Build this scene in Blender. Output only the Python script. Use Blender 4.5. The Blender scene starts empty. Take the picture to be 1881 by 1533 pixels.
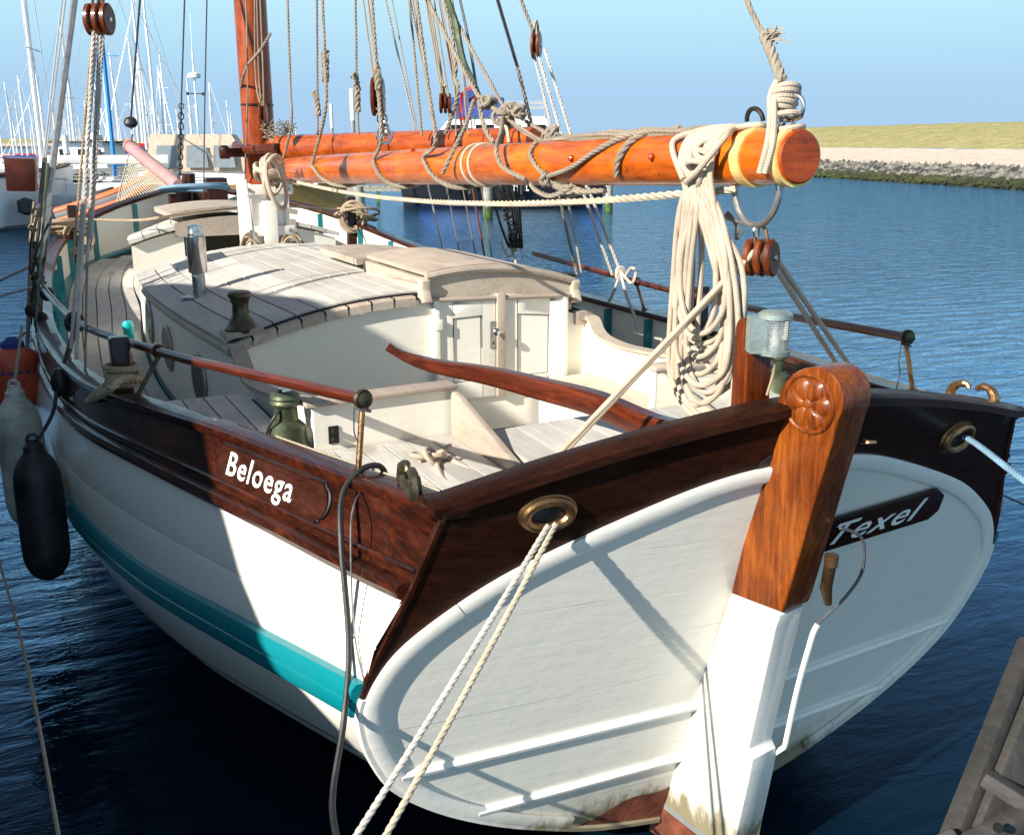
import bpy, bmesh, math, random
from mathutils import Vector, Matrix
from math import sin, cos, pi, radians, sqrt

# ------------------------------------------------------------------ camera, sky, sun, exposure
scene = bpy.context.scene
col = scene.collection
random.seed(7)
FPX, CX, CY, HY = 1870.0, 940.5, 766.5, 262.0
PITCH = math.atan((CY - HY) / FPX); TH = radians(26.6)
CAM = Vector((-2.5, 0.0, 3.015))
FV = Vector((sin(TH) * cos(PITCH), cos(TH) * cos(PITCH), -sin(PITCH)))
RV = Vector((cos(TH), -sin(TH), 0.0))
UV_ = RV.cross(FV)
cam_data = bpy.data.cameras.new('camera')
cam = bpy.data.objects.new('camera', cam_data); col.objects.link(cam)
cam_data.sensor_fit = 'HORIZONTAL'; cam_data.sensor_width = 36.0
cam_data.lens = 36.0 * FPX / 1881.0
cam_data.clip_start = 0.05; cam_data.clip_end = 9000
cam.location = CAM
cam.rotation_euler = (pi / 2 - PITCH, 0, -TH)
scene.camera = cam
SUN_EL, SUN_A = radians(29), radians(17)          # elevation; degrees aft of the port beam
sun_dir = Vector((-cos(SUN_EL) * cos(SUN_A), -cos(SUN_EL) * sin(SUN_A), sin(SUN_EL)))
world = bpy.data.worlds.new('World'); scene.world = world; world.use_nodes = True
nt = world.node_tree; nt.nodes.clear()
sky = nt.nodes.new('ShaderNodeTexSky'); sky.sky_type = 'NISHITA'; sky.sun_disc = False
sky.sun_elevation = SUN_EL; sky.sun_rotation = math.atan2(sun_dir.x, sun_dir.y)
sky.air_density = 1.0; sky.dust_density = 0.7; sky.ozone_density = 1.6; sky.altitude = 0
bg = nt.nodes.new('ShaderNodeBackground'); bg.inputs['Strength'].default_value = 0.068
wo = nt.nodes.new('ShaderNodeOutputWorld')
tcw = nt.nodes.new('ShaderNodeTexCoord'); spw = nt.nodes.new('ShaderNodeSeparateXYZ'); nt.links.new(tcw.outputs['Generated'], spw.inputs[0])
rw_ = nt.nodes.new('ShaderNodeValToRGB'); nt.links.new(spw.outputs[2], rw_.inputs[0]); els = rw_.color_ramp.elements
for _ in range(4): els.new(.5)
for e_, (p_, c_) in zip(els, ((0.0, (.40, .62, .87)), (.045, (.40, .64, .90)), (.15, (.58, .92, 1.03)), (.30, (.33, .57, .84)), (.6, (.22, .29, .39)), (1.0, (.15, .18, .25)))): e_.position = p_; e_.color = (*c_, 1)
vm = nt.nodes.new('ShaderNodeVectorMath'); vm.operation = 'SCALE'; vm.inputs['Scale'].default_value = 8.0; nt.links.new(rw_.outputs[0], vm.inputs[0])
mx = nt.nodes.new('ShaderNodeMix'); mx.data_type = 'RGBA'; mx.inputs[0].default_value = 0.96
nt.links.new(sky.outputs[0], mx.inputs[6]); nt.links.new(vm.outputs[0], mx.inputs[7]); nt.links.new(mx.outputs[2], bg.inputs[0]); nt.links.new(bg.outputs[0], wo.inputs[0])
sd = bpy.data.lights.new('sun', 'SUN'); sd.energy = 5.0; sd.angle = radians(0.53); sd.color = (1.0, 0.93, 0.82)
so = bpy.data.objects.new('sun', sd); col.objects.link(so)
so.rotation_euler = sun_dir.to_track_quat('Z', 'Y').to_euler(); so.location = (-20, -5, 20)
scene.view_settings.view_transform = 'Standard'; scene.view_settings.look = 'None'
scene.view_settings.exposure = 0.9; scene.view_settings.gamma = 1.0
scene.view_settings.use_curve_mapping = False
scene.cycles.max_bounces = 8; scene.cycles.transparent_max_bounces = 12

# measured points: a sight line of the survey cut with a real plane (x, y or z in metres)
def _ray(px, py): return FV + RV * ((px - CX) / FPX) - UV_ * ((py - CY) / FPX)
def ax(px, py, X): d = _ray(px, py); return CAM + d * ((X - CAM.x) / d.x)
def ay(px, py, Y): d = _ray(px, py); return CAM + d * ((Y - CAM.y) / d.y)
def az(px, py, Z): d = _ray(px, py); return CAM + d * ((Z - CAM.z) / d.z)

# ------------------------------------------------------------------ material helpers
def new_mat(name):
    m = bpy.data.materials.new(name); m.use_nodes = True
    n = m.node_tree.nodes; b = n.get('Principled BSDF'); return m, m.node_tree, b
def ramp(t, fac, stops, interp='LINEAR'):
    r = t.nodes.new('ShaderNodeValToRGB'); r.color_ramp.interpolation = interp
    e = r.color_ramp.elements
    while len(e) < len(stops): e.new(0.5)
    for i, (p, c) in enumerate(stops):
        e[i].position = p; e[i].color = (*c, 1) if len(c) == 3 else c
    t.links.new(fac, r.inputs[0]); return r.outputs[0]
def coords(t, scale=(1, 1, 1), kind='Object', rot=(0, 0, 0), rnd=0.0):
    tc = t.nodes.new('ShaderNodeTexCoord'); mp = t.nodes.new('ShaderNodeMapping')
    mp.inputs['Scale'].default_value = scale; mp.inputs['Rotation'].default_value = rot
    src = tc.outputs[kind]
    if rnd:
        oi = t.nodes.new('ShaderNodeObjectInfo'); ml = t.nodes.new('ShaderNodeMath'); ml.operation = 'MULTIPLY'
        ml.inputs[1].default_value = rnd; t.links.new(oi.outputs['Random'], ml.inputs[0])
        ad = t.nodes.new('ShaderNodeVectorMath'); ad.operation = 'ADD'
        t.links.new(src, ad.inputs[0]); t.links.new(ml.outputs[0], ad.inputs[1]); src = ad.outputs[0]
    t.links.new(src, mp.inputs[0]); return mp.outputs[0]
def noise(t, vec, scale, detail=4, rough=0.55, dist=0.0, out='Fac'):
    n = t.nodes.new('ShaderNodeTexNoise'); n.inputs['Scale'].default_value = scale
    n.inputs['Detail'].default_value = detail; n.inputs['Roughness'].default_value = rough
    n.inputs['Distortion'].default_value = dist
    t.links.new(vec, n.inputs['Vector']); return n.outputs[out]
def bump(t, h, strength, dist, b, prev=None):
    n = t.nodes.new('ShaderNodeBump'); n.inputs['Strength'].default_value = strength
    n.inputs['Distance'].default_value = dist; t.links.new(h, n.inputs['Height'])
    if prev: t.links.new(prev, n.inputs['Normal'])
    if b: t.links.new(n.outputs[0], b.inputs['Normal'])
    return n.outputs[0]
def mixc(t, a, b_, fac, mode='MIX'):
    m = t.nodes.new('ShaderNodeMix'); m.data_type = 'RGBA'; m.blend_type = mode
    for v, k in ((fac, 0), (a, 6), (b_, 7)):
        if hasattr(v, 'is_output') or hasattr(v, 'links'): t.links.new(v, m.inputs[k])
        elif k == 0: m.inputs[0].default_value = v
        else: m.inputs[k].default_value = (*v, 1)
    return m.outputs[2]
def math_(t, op, a, b_=None):
    m = t.nodes.new('ShaderNodeMath'); m.operation = op
    for i, v in enumerate((a, b_)):
        if v is None: continue
        if hasattr(v, 'links'): t.links.new(v, m.inputs[i])
        else: m.inputs[i].default_value = v
    return m.outputs[0]

def plain(name, c, rough=0.5, metal=0.0, var=0.15, scale=6.0, bmp=0.0, coat=0.0, bscale=None):
    m, t, b = new_mat(name)
    v = coords(t, rnd=7.0)
    f = noise(t, v, scale, 5, 0.6)
    lo = tuple(x * (1 - var) for x in c); hi = tuple(min(1, x * (1 + var)) for x in c)
    t.links.new(ramp(t, f, [(0.3, lo), (0.7, hi)]), b.inputs['Base Color'])
    b.inputs['Roughness'].default_value = rough; b.inputs['Metallic'].default_value = metal
    b.inputs['Coat Weight'].default_value = coat; b.inputs['Coat Roughness'].default_value = 0.08
    if bmp: bump(t, noise(t, v, bscale or scale * 4, 4), bmp, 0.01, b)
    return m

def varnish(name, dark, mid, light, axis='Y', kind='Object', rough=0.35, coat=0.9, blot=2.2, worn=0.0, spec=0.3):
    m, t, b = new_mat(name)
    s = {'Y': (16, 1.1, 16), 'X': (1.1, 16, 16), 'Z': (16, 16, 1.1), 'U': (1.1, 4.0, 1)}[axis]
    s2 = {'Y': (70, 3.0, 70), 'X': (3.0, 70, 70), 'Z': (70, 70, 3.0), 'U': (4.0, 22.0, 1)}[axis]
    g = noise(t, coords(t, s, kind, rnd=5.0), 3.0, 7, 0.7, 0.9)
    fine = noise(t, coords(t, s2, kind, rnd=5.0), 1.0, 4, 0.6)
    v2 = coords(t, tuple((x ** .35) for x in s), kind, rnd=3.0)
    bl = noise(t, v2, blot, 6, 0.68, 0.4)
    c1 = ramp(t, g, [(0.28, dark), (0.5, mid), (0.74, light)])
    c2 = ramp(t, bl, [(0.36, dark), (0.50, mid), (0.62, light)])
    c = mixc(t, c1, c2, 0.36)
    c = mixc(t, c, ramp(t, fine, [(0.35, (.62, .58, .55)), (0.6, (1.1, 1.1, 1.1))]), 0.8, 'MULTIPLY')
    st = ramp(t, noise(t, coords(t, (1, 1, 1), kind, rnd=9.0), blot * 2.2, 7, 0.8), [(0.60, (0, 0, 0)), (0.68, (0.75,) * 3)])
    c = mixc(t, c, tuple(x * .35 for x in dark), st)
    if worn:
        wf = ramp(t, noise(t, coords(t, (1, 1, 1), kind, rnd=2.0), 9.0, 8, 0.8), [(0.63, (0, 0, 0)), (0.70, (worn,) * 3)])
        c = mixc(t, c, (0.36, 0.10, 0.03), wf)
    t.links.new(c, b.inputs['Base Color'])
    t.links.new(ramp(t, bl, [(0.3, (rough * 0.6,) * 3), (0.7, (rough * 1.6,) * 3)]), b.inputs['Roughness'])
    b.inputs['Specular IOR Level'].default_value = spec
    b.inputs['Coat Weight'].default_value = coat * .6; b.inputs['Coat Roughness'].default_value = 0.07; b.inputs['Coat IOR'].default_value = 1.4
    bump(t, fine, 0.12, 0.004, b)
    return m

def paint(name, c, dirt=(0.42, 0.36, 0.27), amount=0.25, rough=0.35, seams=0.0, wl=False):
    m, t, b = new_mat(name)
    v = coords(t); n1 = noise(t, v, 1.2, 6, 0.65); v2 = coords(t, (1.5, 9, 9), rnd=4)
    n2 = noise(t, v2, 2.5, 5, 0.6)
    f = ramp(t, n1, [(0.42, (0, 0, 0)), (0.75, (amount,) * 3)])
    cc = mixc(t, c, tuple(c[i] * 0.75 + dirt[i] * 0.2 for i in range(3)), f)
    ch = noise(t, coords(t, (2, 2, 10)), 6, 9, 0.82)
    cc = mixc(t, cc, dirt, ramp(t, ch, [(0.635, (0, 0, 0)), (0.69, (0.5,) * 3)]))
    dr = noise(t, coords(t, (9, 9, 0.7)), 3.0, 5, 0.7)
    cc = mixc(t, cc, tuple(x * 1.1 for x in dirt), ramp(t, dr, [(0.60, (0, 0, 0)), (0.80, (0.30,) * 3)]))
    h = mixc(t, n2, noise(t, v, 14, 4), 0.4)
    if wl or seams:
        sp = t.nodes.new('ShaderNodeSeparateXYZ'); t.links.new(v, sp.inputs[0])
    if wl:
        zz = math_(t, 'ADD', sp.outputs[2], math_(t, 'MULTIPLY', noise(t, coords(t, (3, 3, 1)), 2.0, 6, .7), -.5))
        cc = mixc(t, cc, (0.16, 0.13, 0.06), ramp(t, zz, [(0.0, (.9,) * 3), (0.07, (.35,) * 3), (0.28, (0, 0, 0))]))
    if seams:
        zz = math_(t, 'ADD', math_(t, 'MULTIPLY', sp.outputs[2], 1 / seams), math_(t, 'MULTIPLY', noise(t, coords(t, (1, 1, 1)), .8, 2), .5))
        fr = math_(t, 'FRACT', zz); ln = ramp(t, fr, [(0.0, (0, 0, 0)), (0.010, (1, 1, 1)), (0.022, (0, 0, 0))])
        mk = ramp(t, noise(t, coords(t, (1.4, 1.4, 3)), 1.6, 3), [(0.46, (0, 0, 0)), (0.58, (1, 1, 1))])
        ln = mixc(t, (0, 0, 0), ln, mk); cc = mixc(t, cc, (.33, .31, .27), mixc(t, (0, 0, 0), ln, .5)); h = mixc(t, h, (0, 0, 0), ln)
    t.links.new(cc, b.inputs['Base Color']); b.inputs['Roughness'].default_value = rough
    b.inputs['Coat Weight'].default_value = 0.25; b.inputs['Coat Roughness'].default_value = 0.15
    bump(t, h, 0.28, 0.012, b)
    return m

def teak(name, c1, c2, c3):
    m, t, b = new_mat(name)
    v = coords(t, (22, 1.3, 22), rnd=9.0); g = noise(t, v, 2.5, 7, 0.7, 0.5)
    v2 = coords(t, rnd=3.0); bl = noise(t, v2, 1.6, 5, 0.65)
    c = mixc(t, ramp(t, g, [(0.25, c1), (0.5, c2), (0.78, c3)]), ramp(t, bl, [(0.32, c1), (0.66, c3)]), 0.45)
    oi = t.nodes.new('ShaderNodeObjectInfo')
    tint = ramp(t, oi.outputs['Random'], [(0.0, (0.82, 0.80, 0.80)), (1.0, (1.1, 1.08, 1.05))])
    c = mixc(t, c, tint, 1.0, 'MULTIPLY')
    st = ramp(t, noise(t, coords(t, (1, 0.7, 1)), 3.3, 3, 0.5), [(0.66, (0, 0, 0)), (0.74, (0.45,) * 3)])
    c = mixc(t, c, (0.16, 0.13, 0.10), st)
    t.links.new(c, b.inputs['Base Color']); b.inputs['Roughness'].default_value = 0.75
    bump(t, g, 0.3, 0.006, b)
    return m

def rope_mat(name, c, braid=True, dark=0.45):
    m, t, b = new_mat(name)
    if braid:
        va = coords(t, (1, 1, 1), 'UV'); sep = t.nodes.new('ShaderNodeSeparateXYZ'); t.links.new(va, sep.inputs[0])
        def w(sgn):
            a = math_(t, 'MULTIPLY', sep.outputs[0], 2 * pi * 55)
            bb = math_(t, 'MULTIPLY', sep.outputs[1], 2 * pi * 6 * sgn)
            return math_(t, 'SINE', math_(t, 'ADD', a, bb))
        h = math_(t, 'MULTIPLY', w(1), w(-1))
        h = math_(t, 'ADD', math_(t, 'MULTIPLY', h, 0.5), 0.5)
    else:
        h = noise(t, coords(t, (60, 4, 1), 'UV'), 3.0, 3)
    n = noise(t, coords(t), 9, 4)
    base = mixc(t, tuple(x * dark for x in c), c, ramp(t, h, [(0.0, (0.25,) * 3), (0.6, (1,) * 3)]))
    cc = mixc(t, base, ramp(t, n, [(0.3, (0.75, 0.72, 0.68)), (0.7, (1.08, 1.05, 1.0))]), 1.0, 'MULTIPLY')
    t.links.new(cc, b.inputs['Base Color']); b.inputs['Roughness'].default_value = 0.85
    bump(t, h, 0.5, 0.002, b)
    return m

M = {}
M['white'] = paint('white_paint', (0.80, 0.77, 0.70), wl=True)
M['cream'] = paint('cream_paint', (0.82, 0.79, 0.70), amount=0.15, rough=0.4)
M['board'] = varnish('name_board_varnish', (0.016, 0.005, 0.003), (0.035, 0.009, 0.005), (0.060, 0.016, 0.008), worn=0.2, coat=.2, spec=.2)
M['transom'] = paint('transom_paint', (0.76, 0.73, 0.645), amount=0.3, rough=0.3, wl=True, seams=.21)
M['teal'] = paint('teal_paint', (0.0, 0.19, 0.225), dirt=(0.12, 0.25, 0.25), amount=0.4, rough=0.4)
M['dark'] = varnish('dark_varnish', (0.010, 0.003, 0.0015), (0.028, 0.006, 0.002), (0.120, 0.018, 0.003), worn=0.35, blot=2.6, coat=.7)
M['darkx'] = varnish('dark_varnish_cross', (0.010, 0.0035, 0.002), (0.020, 0.006, 0.003), (0.045, 0.012, 0.004), axis='X', coat=.15, rough=.42, spec=.10)
M['red'] = varnish('red_varnish', (0.020, 0.004, 0.002), (0.075, 0.012, 0.003), (0.19, 0.030, 0.006), kind='UV', axis='U', coat=.6)
M['redy'] = varnish('red_varnish_block', (0.025, 0.006, 0.003), (0.08, 0.015, 0.004), (0.17, 0.032, 0.008), coat=.5)
M['redz'] = varnish('red_varnish_post', (0.028, 0.006, 0.002), (0.10, 0.018, 0.003), (0.25, 0.055, 0.007), axis='Z', coat=.6)
M['rudder'] = varnish('rudder_varnish', (0.050, 0.010, 0.002), (0.17, 0.036, 0.004), (0.36, 0.098, 0.008), axis='Z', blot=3, worn=0.0, coat=.6)
M['orange'] = varnish('boom_varnish', (0.30, 0.040, 0.002), (0.52, 0.100, 0.004), (0.72, 0.190, 0.007), kind='UV', axis='U', rough=0.3, coat=.6)
M['mastwood'] = varnish('mast_varnish', (0.10, 0.013, 0.002), (0.26, 0.042, 0.003), (0.44, 0.090, 0.006), kind='UV', axis='U', coat=.6)
M['gaffwood'] = varnish('gaff_varnish', (0.18, 0.024, 0.002), (0.38, 0.066, 0.003), (0.56, 0.125, 0.006), kind='UV', axis='U', coat=.6)
M['endgrain'] = varnish('boom_end_varnish', (0.16, 0.022, 0.003), (0.34, 0.050, 0.005), (0.46, 0.085, 0.007), axis='X', blot=3, coat=.3)
M['teak'] = teak('grey_teak', (0.34, 0.33, 0.305), (0.54, 0.525, 0.485), (0.70, 0.685, 0.64))
M['teakx'] = teak('grey_teak_trim', (0.27, 0.22, 0.17), (0.45, 0.38, 0.31), (0.62, 0.54, 0.45))
M['caulk'] = plain('black_caulk', (0.012, 0.012, 0.014), 0.6)
M['black'] = plain('black_rubber', (0.016, 0.016, 0.017), 0.5, var=0.7, scale=9, bmp=.15)
M['blackm'] = plain('black_metal', (0.03, 0.028, 0.025), 0.45, 0.6, var=0.3)
M['bronze'] = plain('weathered_bronze', (0.30, 0.17, 0.08), 0.35, 0.9, var=0.45, scale=14, bmp=0.2)
M['oldbronze'] = plain('dark_bronze', (0.10, 0.085, 0.055), 0.42, 0.8, var=0.5, scale=12, bmp=0.2)
M['patina'] = plain('green_patina', (0.10, 0.12, 0.07), 0.45, 0.6, var=0.5, scale=10, bmp=0.2)
M['lamp_metal'] = plain('galvanised_lamp', (0.33, 0.40, 0.37), 0.45, 0.6, var=0.3, scale=20, bmp=0.2)
M['steel'] = plain('stainless_steel', (0.62, 0.60, 0.56), 0.22, 1.0, var=0.15, scale=10)
M['galv'] = plain('galvanised_steel', (0.35, 0.35, 0.34), 0.4, 0.8, var=0.3, scale=18, bmp=0.15)
M['gold'] = plain('gilded_band', (0.80, 0.56, 0.20), 0.4, 0.2, var=0.25, scale=22, bmp=0.3)
M['rope'] = rope_mat('cream_braided_rope', (0.56, 0.475, 0.385))
M['rope2'] = rope_mat('cream_laid_rope', (0.55, 0.49, 0.38), braid=False)
M['ropew'] = rope_mat('white_laid_rope', (0.54, 0.51, 0.485), braid=False)
M['ropeg'] = rope_mat('grey_laid_rope', (0.30, 0.26, 0.21), braid=False)
M['ropet'] = rope_mat('tan_laid_rope', (0.42, 0.33, 0.23), braid=False)
M['ropeb'] = rope_mat('blue_laid_rope', (0.20, 0.36, 0.52), braid=False)
M['wire'] = plain('rigging_wire', (0.13, 0.13, 0.14), 0.45, 0.5, var=0.3, scale=30)
M['wirel'] = plain('light_wire', (0.50, 0.50, 0.50), 0.4, 0.4)
M['glass'] = plain('dark_glass', (0.012, 0.013, 0.015), 0.25, 0.0); M['glass'].node_tree.nodes['Principled BSDF'].inputs['Specular IOR Level'].default_value = .25
M['letter'] = plain('white_lettering', (0.80, 0.80, 0.76), 0.5, var=0.05)
M['antifoul'] = plain('rust_antifouling', (0.16, 0.045, 0.022), 0.6, var=0.8, scale=7, bmp=0.4)
M['fenderw'] = plain('white_fender', (0.44, 0.43, 0.38), 0.5, var=0.4, scale=7, bmp=.1)
M['buoyr'] = plain('red_buoy', (0.55, 0.08, 0.03), 0.4)
M['navy'] = plain('navy_paint', (0.008, 0.009, 0.013), 0.4)
M['bluec'] = plain('blue_canvas', (0.02, 0.05, 0.22), 0.8)
M['blues'] = plain('bright_blue_cloth', (0.02, 0.22, 0.60), 0.8)
M['boatw'] = plain('boat_gelcoat', (0.78, 0.78, 0.76), 0.3, var=0.05)
M['pinkw'] = plain('faded_spar_paint', (0.42, 0.22, 0.20), 0.45, var=0.25, scale=5)
M['orubber'] = plain('orange_rubber', (0.70, 0.13, 0.03), 0.5)
M['grub'] = plain('grey_rubber', (0.12, 0.12, 0.13), 0.6)
M['tan'] = plain('tan_gelcoat', (0.42, 0.25, 0.09), 0.3)
M['canvas'] = plain('tan_canvas', (0.58, 0.44, 0.33), 0.85); M['tentwin'] = plain('clear_vinyl', (0.22, 0.25, 0.27), 0.15)
M['flagr'] = plain('red_flag', (0.55, 0.03, 0.03), 0.8)
M['blocker_cloth'] = plain('sunblocker_cloth', (0.05, 0.055, 0.06), 0.7, var=0.3)
M['greybw'] = plain('grey_paint', (0.20, 0.21, 0.20), 0.5)
M['alum'] = plain('painted_mast', (0.72, 0.72, 0.72), 0.35, 0.2)
M['brownm'] = plain('brown_mast', (0.20, 0.07, 0.04), 0.45)
M['pinkd'] = plain('interior_shadow_paint', (0.30, 0.28, 0.24), 0.6)

# ------------------------------------------------------------------ object helpers
def tag(o, label=None, cat=None, group=None, kind=None):
    if label: o['label'] = label
    if cat: o['category'] = cat
    if group: o['group'] = group
    if kind: o['kind'] = kind
    return o
def link(name, mesh, parent=None, loc=None):
    o = bpy.data.objects.new(name, mesh); col.objects.link(o)
    if parent: o.parent = parent
    if loc is not None: o.location = loc
    return o
def empty(name, loc=(0, 0, 0), rz=0.0):
    o = bpy.data.objects.new(name, None); o.empty_display_size = 0.2; col.objects.link(o)
    o.location = loc; o.rotation_euler = (0, 0, rz); return o
class MB:
    """collects shapes in world metres, links them as one mesh"""
    def __init__(s): s.v = []; s.f = []; s.uv = []; s.mi = []; s.sm = []; s.cur = 0
    def add(s, vs, fs, uvs=None, smooth=True):
        o = len(s.v); s.v += [tuple(p) for p in vs]
        for k, f in enumerate(fs):
            s.f.append([i + o for i in f]); s.uv.append(uvs[k] if uvs else [(0, 0)] * len(f)); s.mi.append(s.cur); s.sm.append(smooth)
        return s
    def box(s, c, d, rz=0.0, rot=None):
        R = rot or Matrix.Rotation(rz, 3, 'Z'); c = Vector(c); vs = []
        for x in (-.5, .5):
            for y in (-.5, .5):
                for z in (-.5, .5): vs.append(c + R @ Vector((x * d[0], y * d[1], z * d[2])))
        return s.add(vs, [(0, 1, 3, 2), (4, 6, 7, 5), (0, 4, 5, 1), (2, 3, 7, 6), (0, 2, 6, 4), (1, 5, 7, 3)], smooth=False)
    def tube(s, pts, r, n=10, caps=True, vscale=1.0):
        pts = [Vector(p) for p in pts]; N = len(pts)
        rs = r if isinstance(r, (list, tuple)) else [r] * N
        tg = []
        for i in range(N):
            a = pts[max(0, i - 1)]; b = pts[min(N - 1, i + 1)]; d = (b - a)
            tg.append(d.normalized() if d.length > 1e-9 else Vector((0, 0, 1)))
        up = Vector((0, 0, 1)) if abs(tg[0].z) < 0.9 else Vector((1, 0, 0))
        nrm = (up - tg[0] * up.dot(tg[0])).normalized()
        vs = []; L = 0.0; Ls = []
        for i in range(N):
            if i:
                L += (pts[i] - pts[i - 1]).length
                nrm = nrm - tg[i] * nrm.dot(tg[i])
                nrm = nrm.normalized() if nrm.length > 1e-6 else tg[i].orthogonal().normalized()
            bi = tg[i].cross(nrm); Ls.append(L)
            for k in range(n):
                a = 2 * pi * k / n; vs.append(pts[i] + (nrm * cos(a) + bi * sin(a)) * rs[i])
        fs = []; uv = []
        for i in range(N - 1):
            for k in range(n):
                k2 = (k + 1) % n
                fs.append((i * n + k, i * n + k2, (i + 1) * n + k2, (i + 1) * n + k))
                uv.append([(Ls[i], k / n * vscale), (Ls[i], (k + 1) / n * vscale), (Ls[i + 1], (k + 1) / n * vscale), (Ls[i + 1], k / n * vscale)])
        s.add(vs, fs, uv)
        if caps:
            s.add(vs[:n], [tuple(range(n - 1, -1, -1))], smooth=False)
            s.add(vs[-n:], [tuple(range(n))], smooth=False)
        return s
    def lathe(s, c, axis, prof, n=16, up=None):
        """prof: (distance along axis, radius)"""
        c = Vector(c); ax_ = Vector(axis).normalized(); u = ax_.orthogonal().normalized() if up is None else Vector(up).normalized(); w = ax_.cross(u)
        vs = []; fs = []
        for (h, r) in prof:
            for k in range(n):
                a = 2 * pi * k / n; vs.append(c + ax_ * h + (u * cos(a) + w * sin(a)) * max(r, 1e-4))
        for i in range(len(prof) - 1):
            for k in range(n):
                k2 = (k + 1) % n; fs.append((i * n + k, i * n + k2, (i + 1) * n + k2, (i + 1) * n + k))
        fs.append(tuple(range(n - 1, -1, -1))); m0 = (len(prof) - 1) * n; fs.append(tuple(range(m0, m0 + n)))
        return s.add(vs, fs)
    def torus(s, c, axis, R, r, n=24, m=8, sx=1.0, a0=0.0, a1=2 * pi, up=None):
        c = Vector(c); ax_ = Vector(axis).normalized(); u = ax_.orthogonal().normalized() if up is None else (Vector(up) - ax_ * Vector(up).dot(ax_)).normalized(); w = ax_.cross(u)
        full = abs(a1 - a0 - 2 * pi) < 1e-6; N = n if full else n + 1
        pts = [c + u * cos(a0 + (a1 - a0) * i / n) * R * sx + w * sin(a0 + (a1 - a0) * i / n) * R for i in range(N)]
        if full: pts.append(pts[0]); 
        return s.tube(pts, r, m, caps=not full)
    def prism(s, poly, d):
        """poly: list of 3-D points, extruded by vector d"""
        n = len(poly); d = Vector(d); P = [Vector(p) for p in poly]
        vs = P + [p + d for p in P]
        fs = [tuple(range(n - 1, -1, -1)), tuple(range(n, 2 * n))] + [(i, (i + 1) % n, (i + 1) % n + n, i + n) for i in range(n)]
        return s.add(vs, fs, smooth=False)
    def build(s, name, mats, parent=None, bevel=0.0, auto=True, seg=2):
        me = bpy.data.meshes.new(name); me.from_pydata(s.v, [], s.f)
        for m in (mats if isinstance(mats, (list, tuple)) else [mats]): me.materials.append(m)
        uvl = me.uv_layers.new(name='UVMap'); i = 0
        for p, uvs, mi, sm in zip(me.polygons, s.uv, s.mi, s.sm):
            p.material_index = mi; p.use_smooth = sm
            for q in uvs: uvl.data[i].uv = q; i += 1
        me.validate()
        for p in me.polygons: p.use_smooth = True
        o = link(name, me, parent)
        if bevel:
            bm = bmesh.new(); bm.from_mesh(me); bmesh.ops.remove_doubles(bm, verts=bm.verts, dist=1e-5)
            bmesh.ops.recalc_face_normals(bm, faces=bm.faces)
            es = [e for e in bm.edges if len(e.link_faces) == 2 and e.calc_face_angle(0) > 0.6]
            bmesh.ops.bevel(bm, geom=es, offset=bevel, segments=seg, affect='EDGES', profile=0.6)
            bm.to_mesh(me); bm.free()
            for p in me.polygons: p.use_smooth = True
        me.set_sharp_from_angle(angle=0.62)
        return o
def grid(fn, nu, nv, thick=0.0, mb=None):
    """fn(u, v) -> Vector, u and v in 0..1; thick pushes a second skin along the normal"""
    P = [[Vector(fn(i / nu, j / nv)) for j in range(nv + 1)] for i in range(nu + 1)]
    vs = [p for r in P for p in r]; W = nv + 1
    fs = [(i * W + j, (i + 1) * W + j, (i + 1) * W + j + 1, i * W + j + 1) for i in range(nu) for j in range(nv)]
    m = mb or MB()
    if thick:
        N = []
        for i in range(nu + 1):
            for j in range(nv + 1):
                a = P[min(i + 1, nu)][j] - P[max(i - 1, 0)][j]; b = P[i][min(j + 1, nv)] - P[i][max(j - 1, 0)]
                n = a.cross(b); N.append(n.normalized() if n.length > 1e-12 else Vector((0, 0, 1)))
        o = len(vs); vs2 = vs + [v - n * thick for v, n in zip(vs, N)]
        fs2 = list(fs) + [tuple(x + o for x in reversed(f)) for f in fs]
        for i in range(nu):
            fs2.append((i * W, i * W + o, (i + 1) * W + o, (i + 1) * W)); e = nv
            fs2.append((i * W + e, (i + 1) * W + e, (i + 1) * W + e + o, i * W + e + o))
        for j in range(nv):
            fs2.append((j, j + 1, j + 1 + o, j + o)); e = nu * W
            fs2.append((e + j, e + j + o, e + j + 1 + o, e + j + 1))
        m.add(vs2, fs2, smooth=False)
    else: m.add(vs, fs)
    return m
def interp(tab, Y, k=1):
    """smooth (Catmull) interpolation of rows (Y, a, b ...)"""
    n = len(tab)
    if Y <= tab[0][0]: i = 0; 
    elif Y >= tab[-1][0]: i = n - 2
    else:
        i = 0
        while tab[i + 1][0] < Y: i += 1
    y0, y1 = tab[i][0], tab[i + 1][0]; t = max(0.0, min(1.0, (Y - y0) / (y1 - y0)))
    p1, p2 = tab[i][k], tab[i + 1][k]
    def slope(j):
        if j == 0: return (tab[1][k] - tab[0][k]) / (tab[1][0] - tab[0][0])
        if j == n - 1: return (tab[-1][k] - tab[-2][k]) / (tab[-1][0] - tab[-2][0])
        return (tab[j + 1][k] - tab[j - 1][k]) / (tab[j + 1][0] - tab[j - 1][0])
    m1, m2 = slope(i) * (y1 - y0), slope(i + 1) * (y1 - y0)
    return (2 * t**3 - 3 * t**2 + 1) * p1 + (t**3 - 2 * t**2 + t) * m1 + (-2 * t**3 + 3 * t**2) * p2 + (t**3 - t**2) * m2
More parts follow.
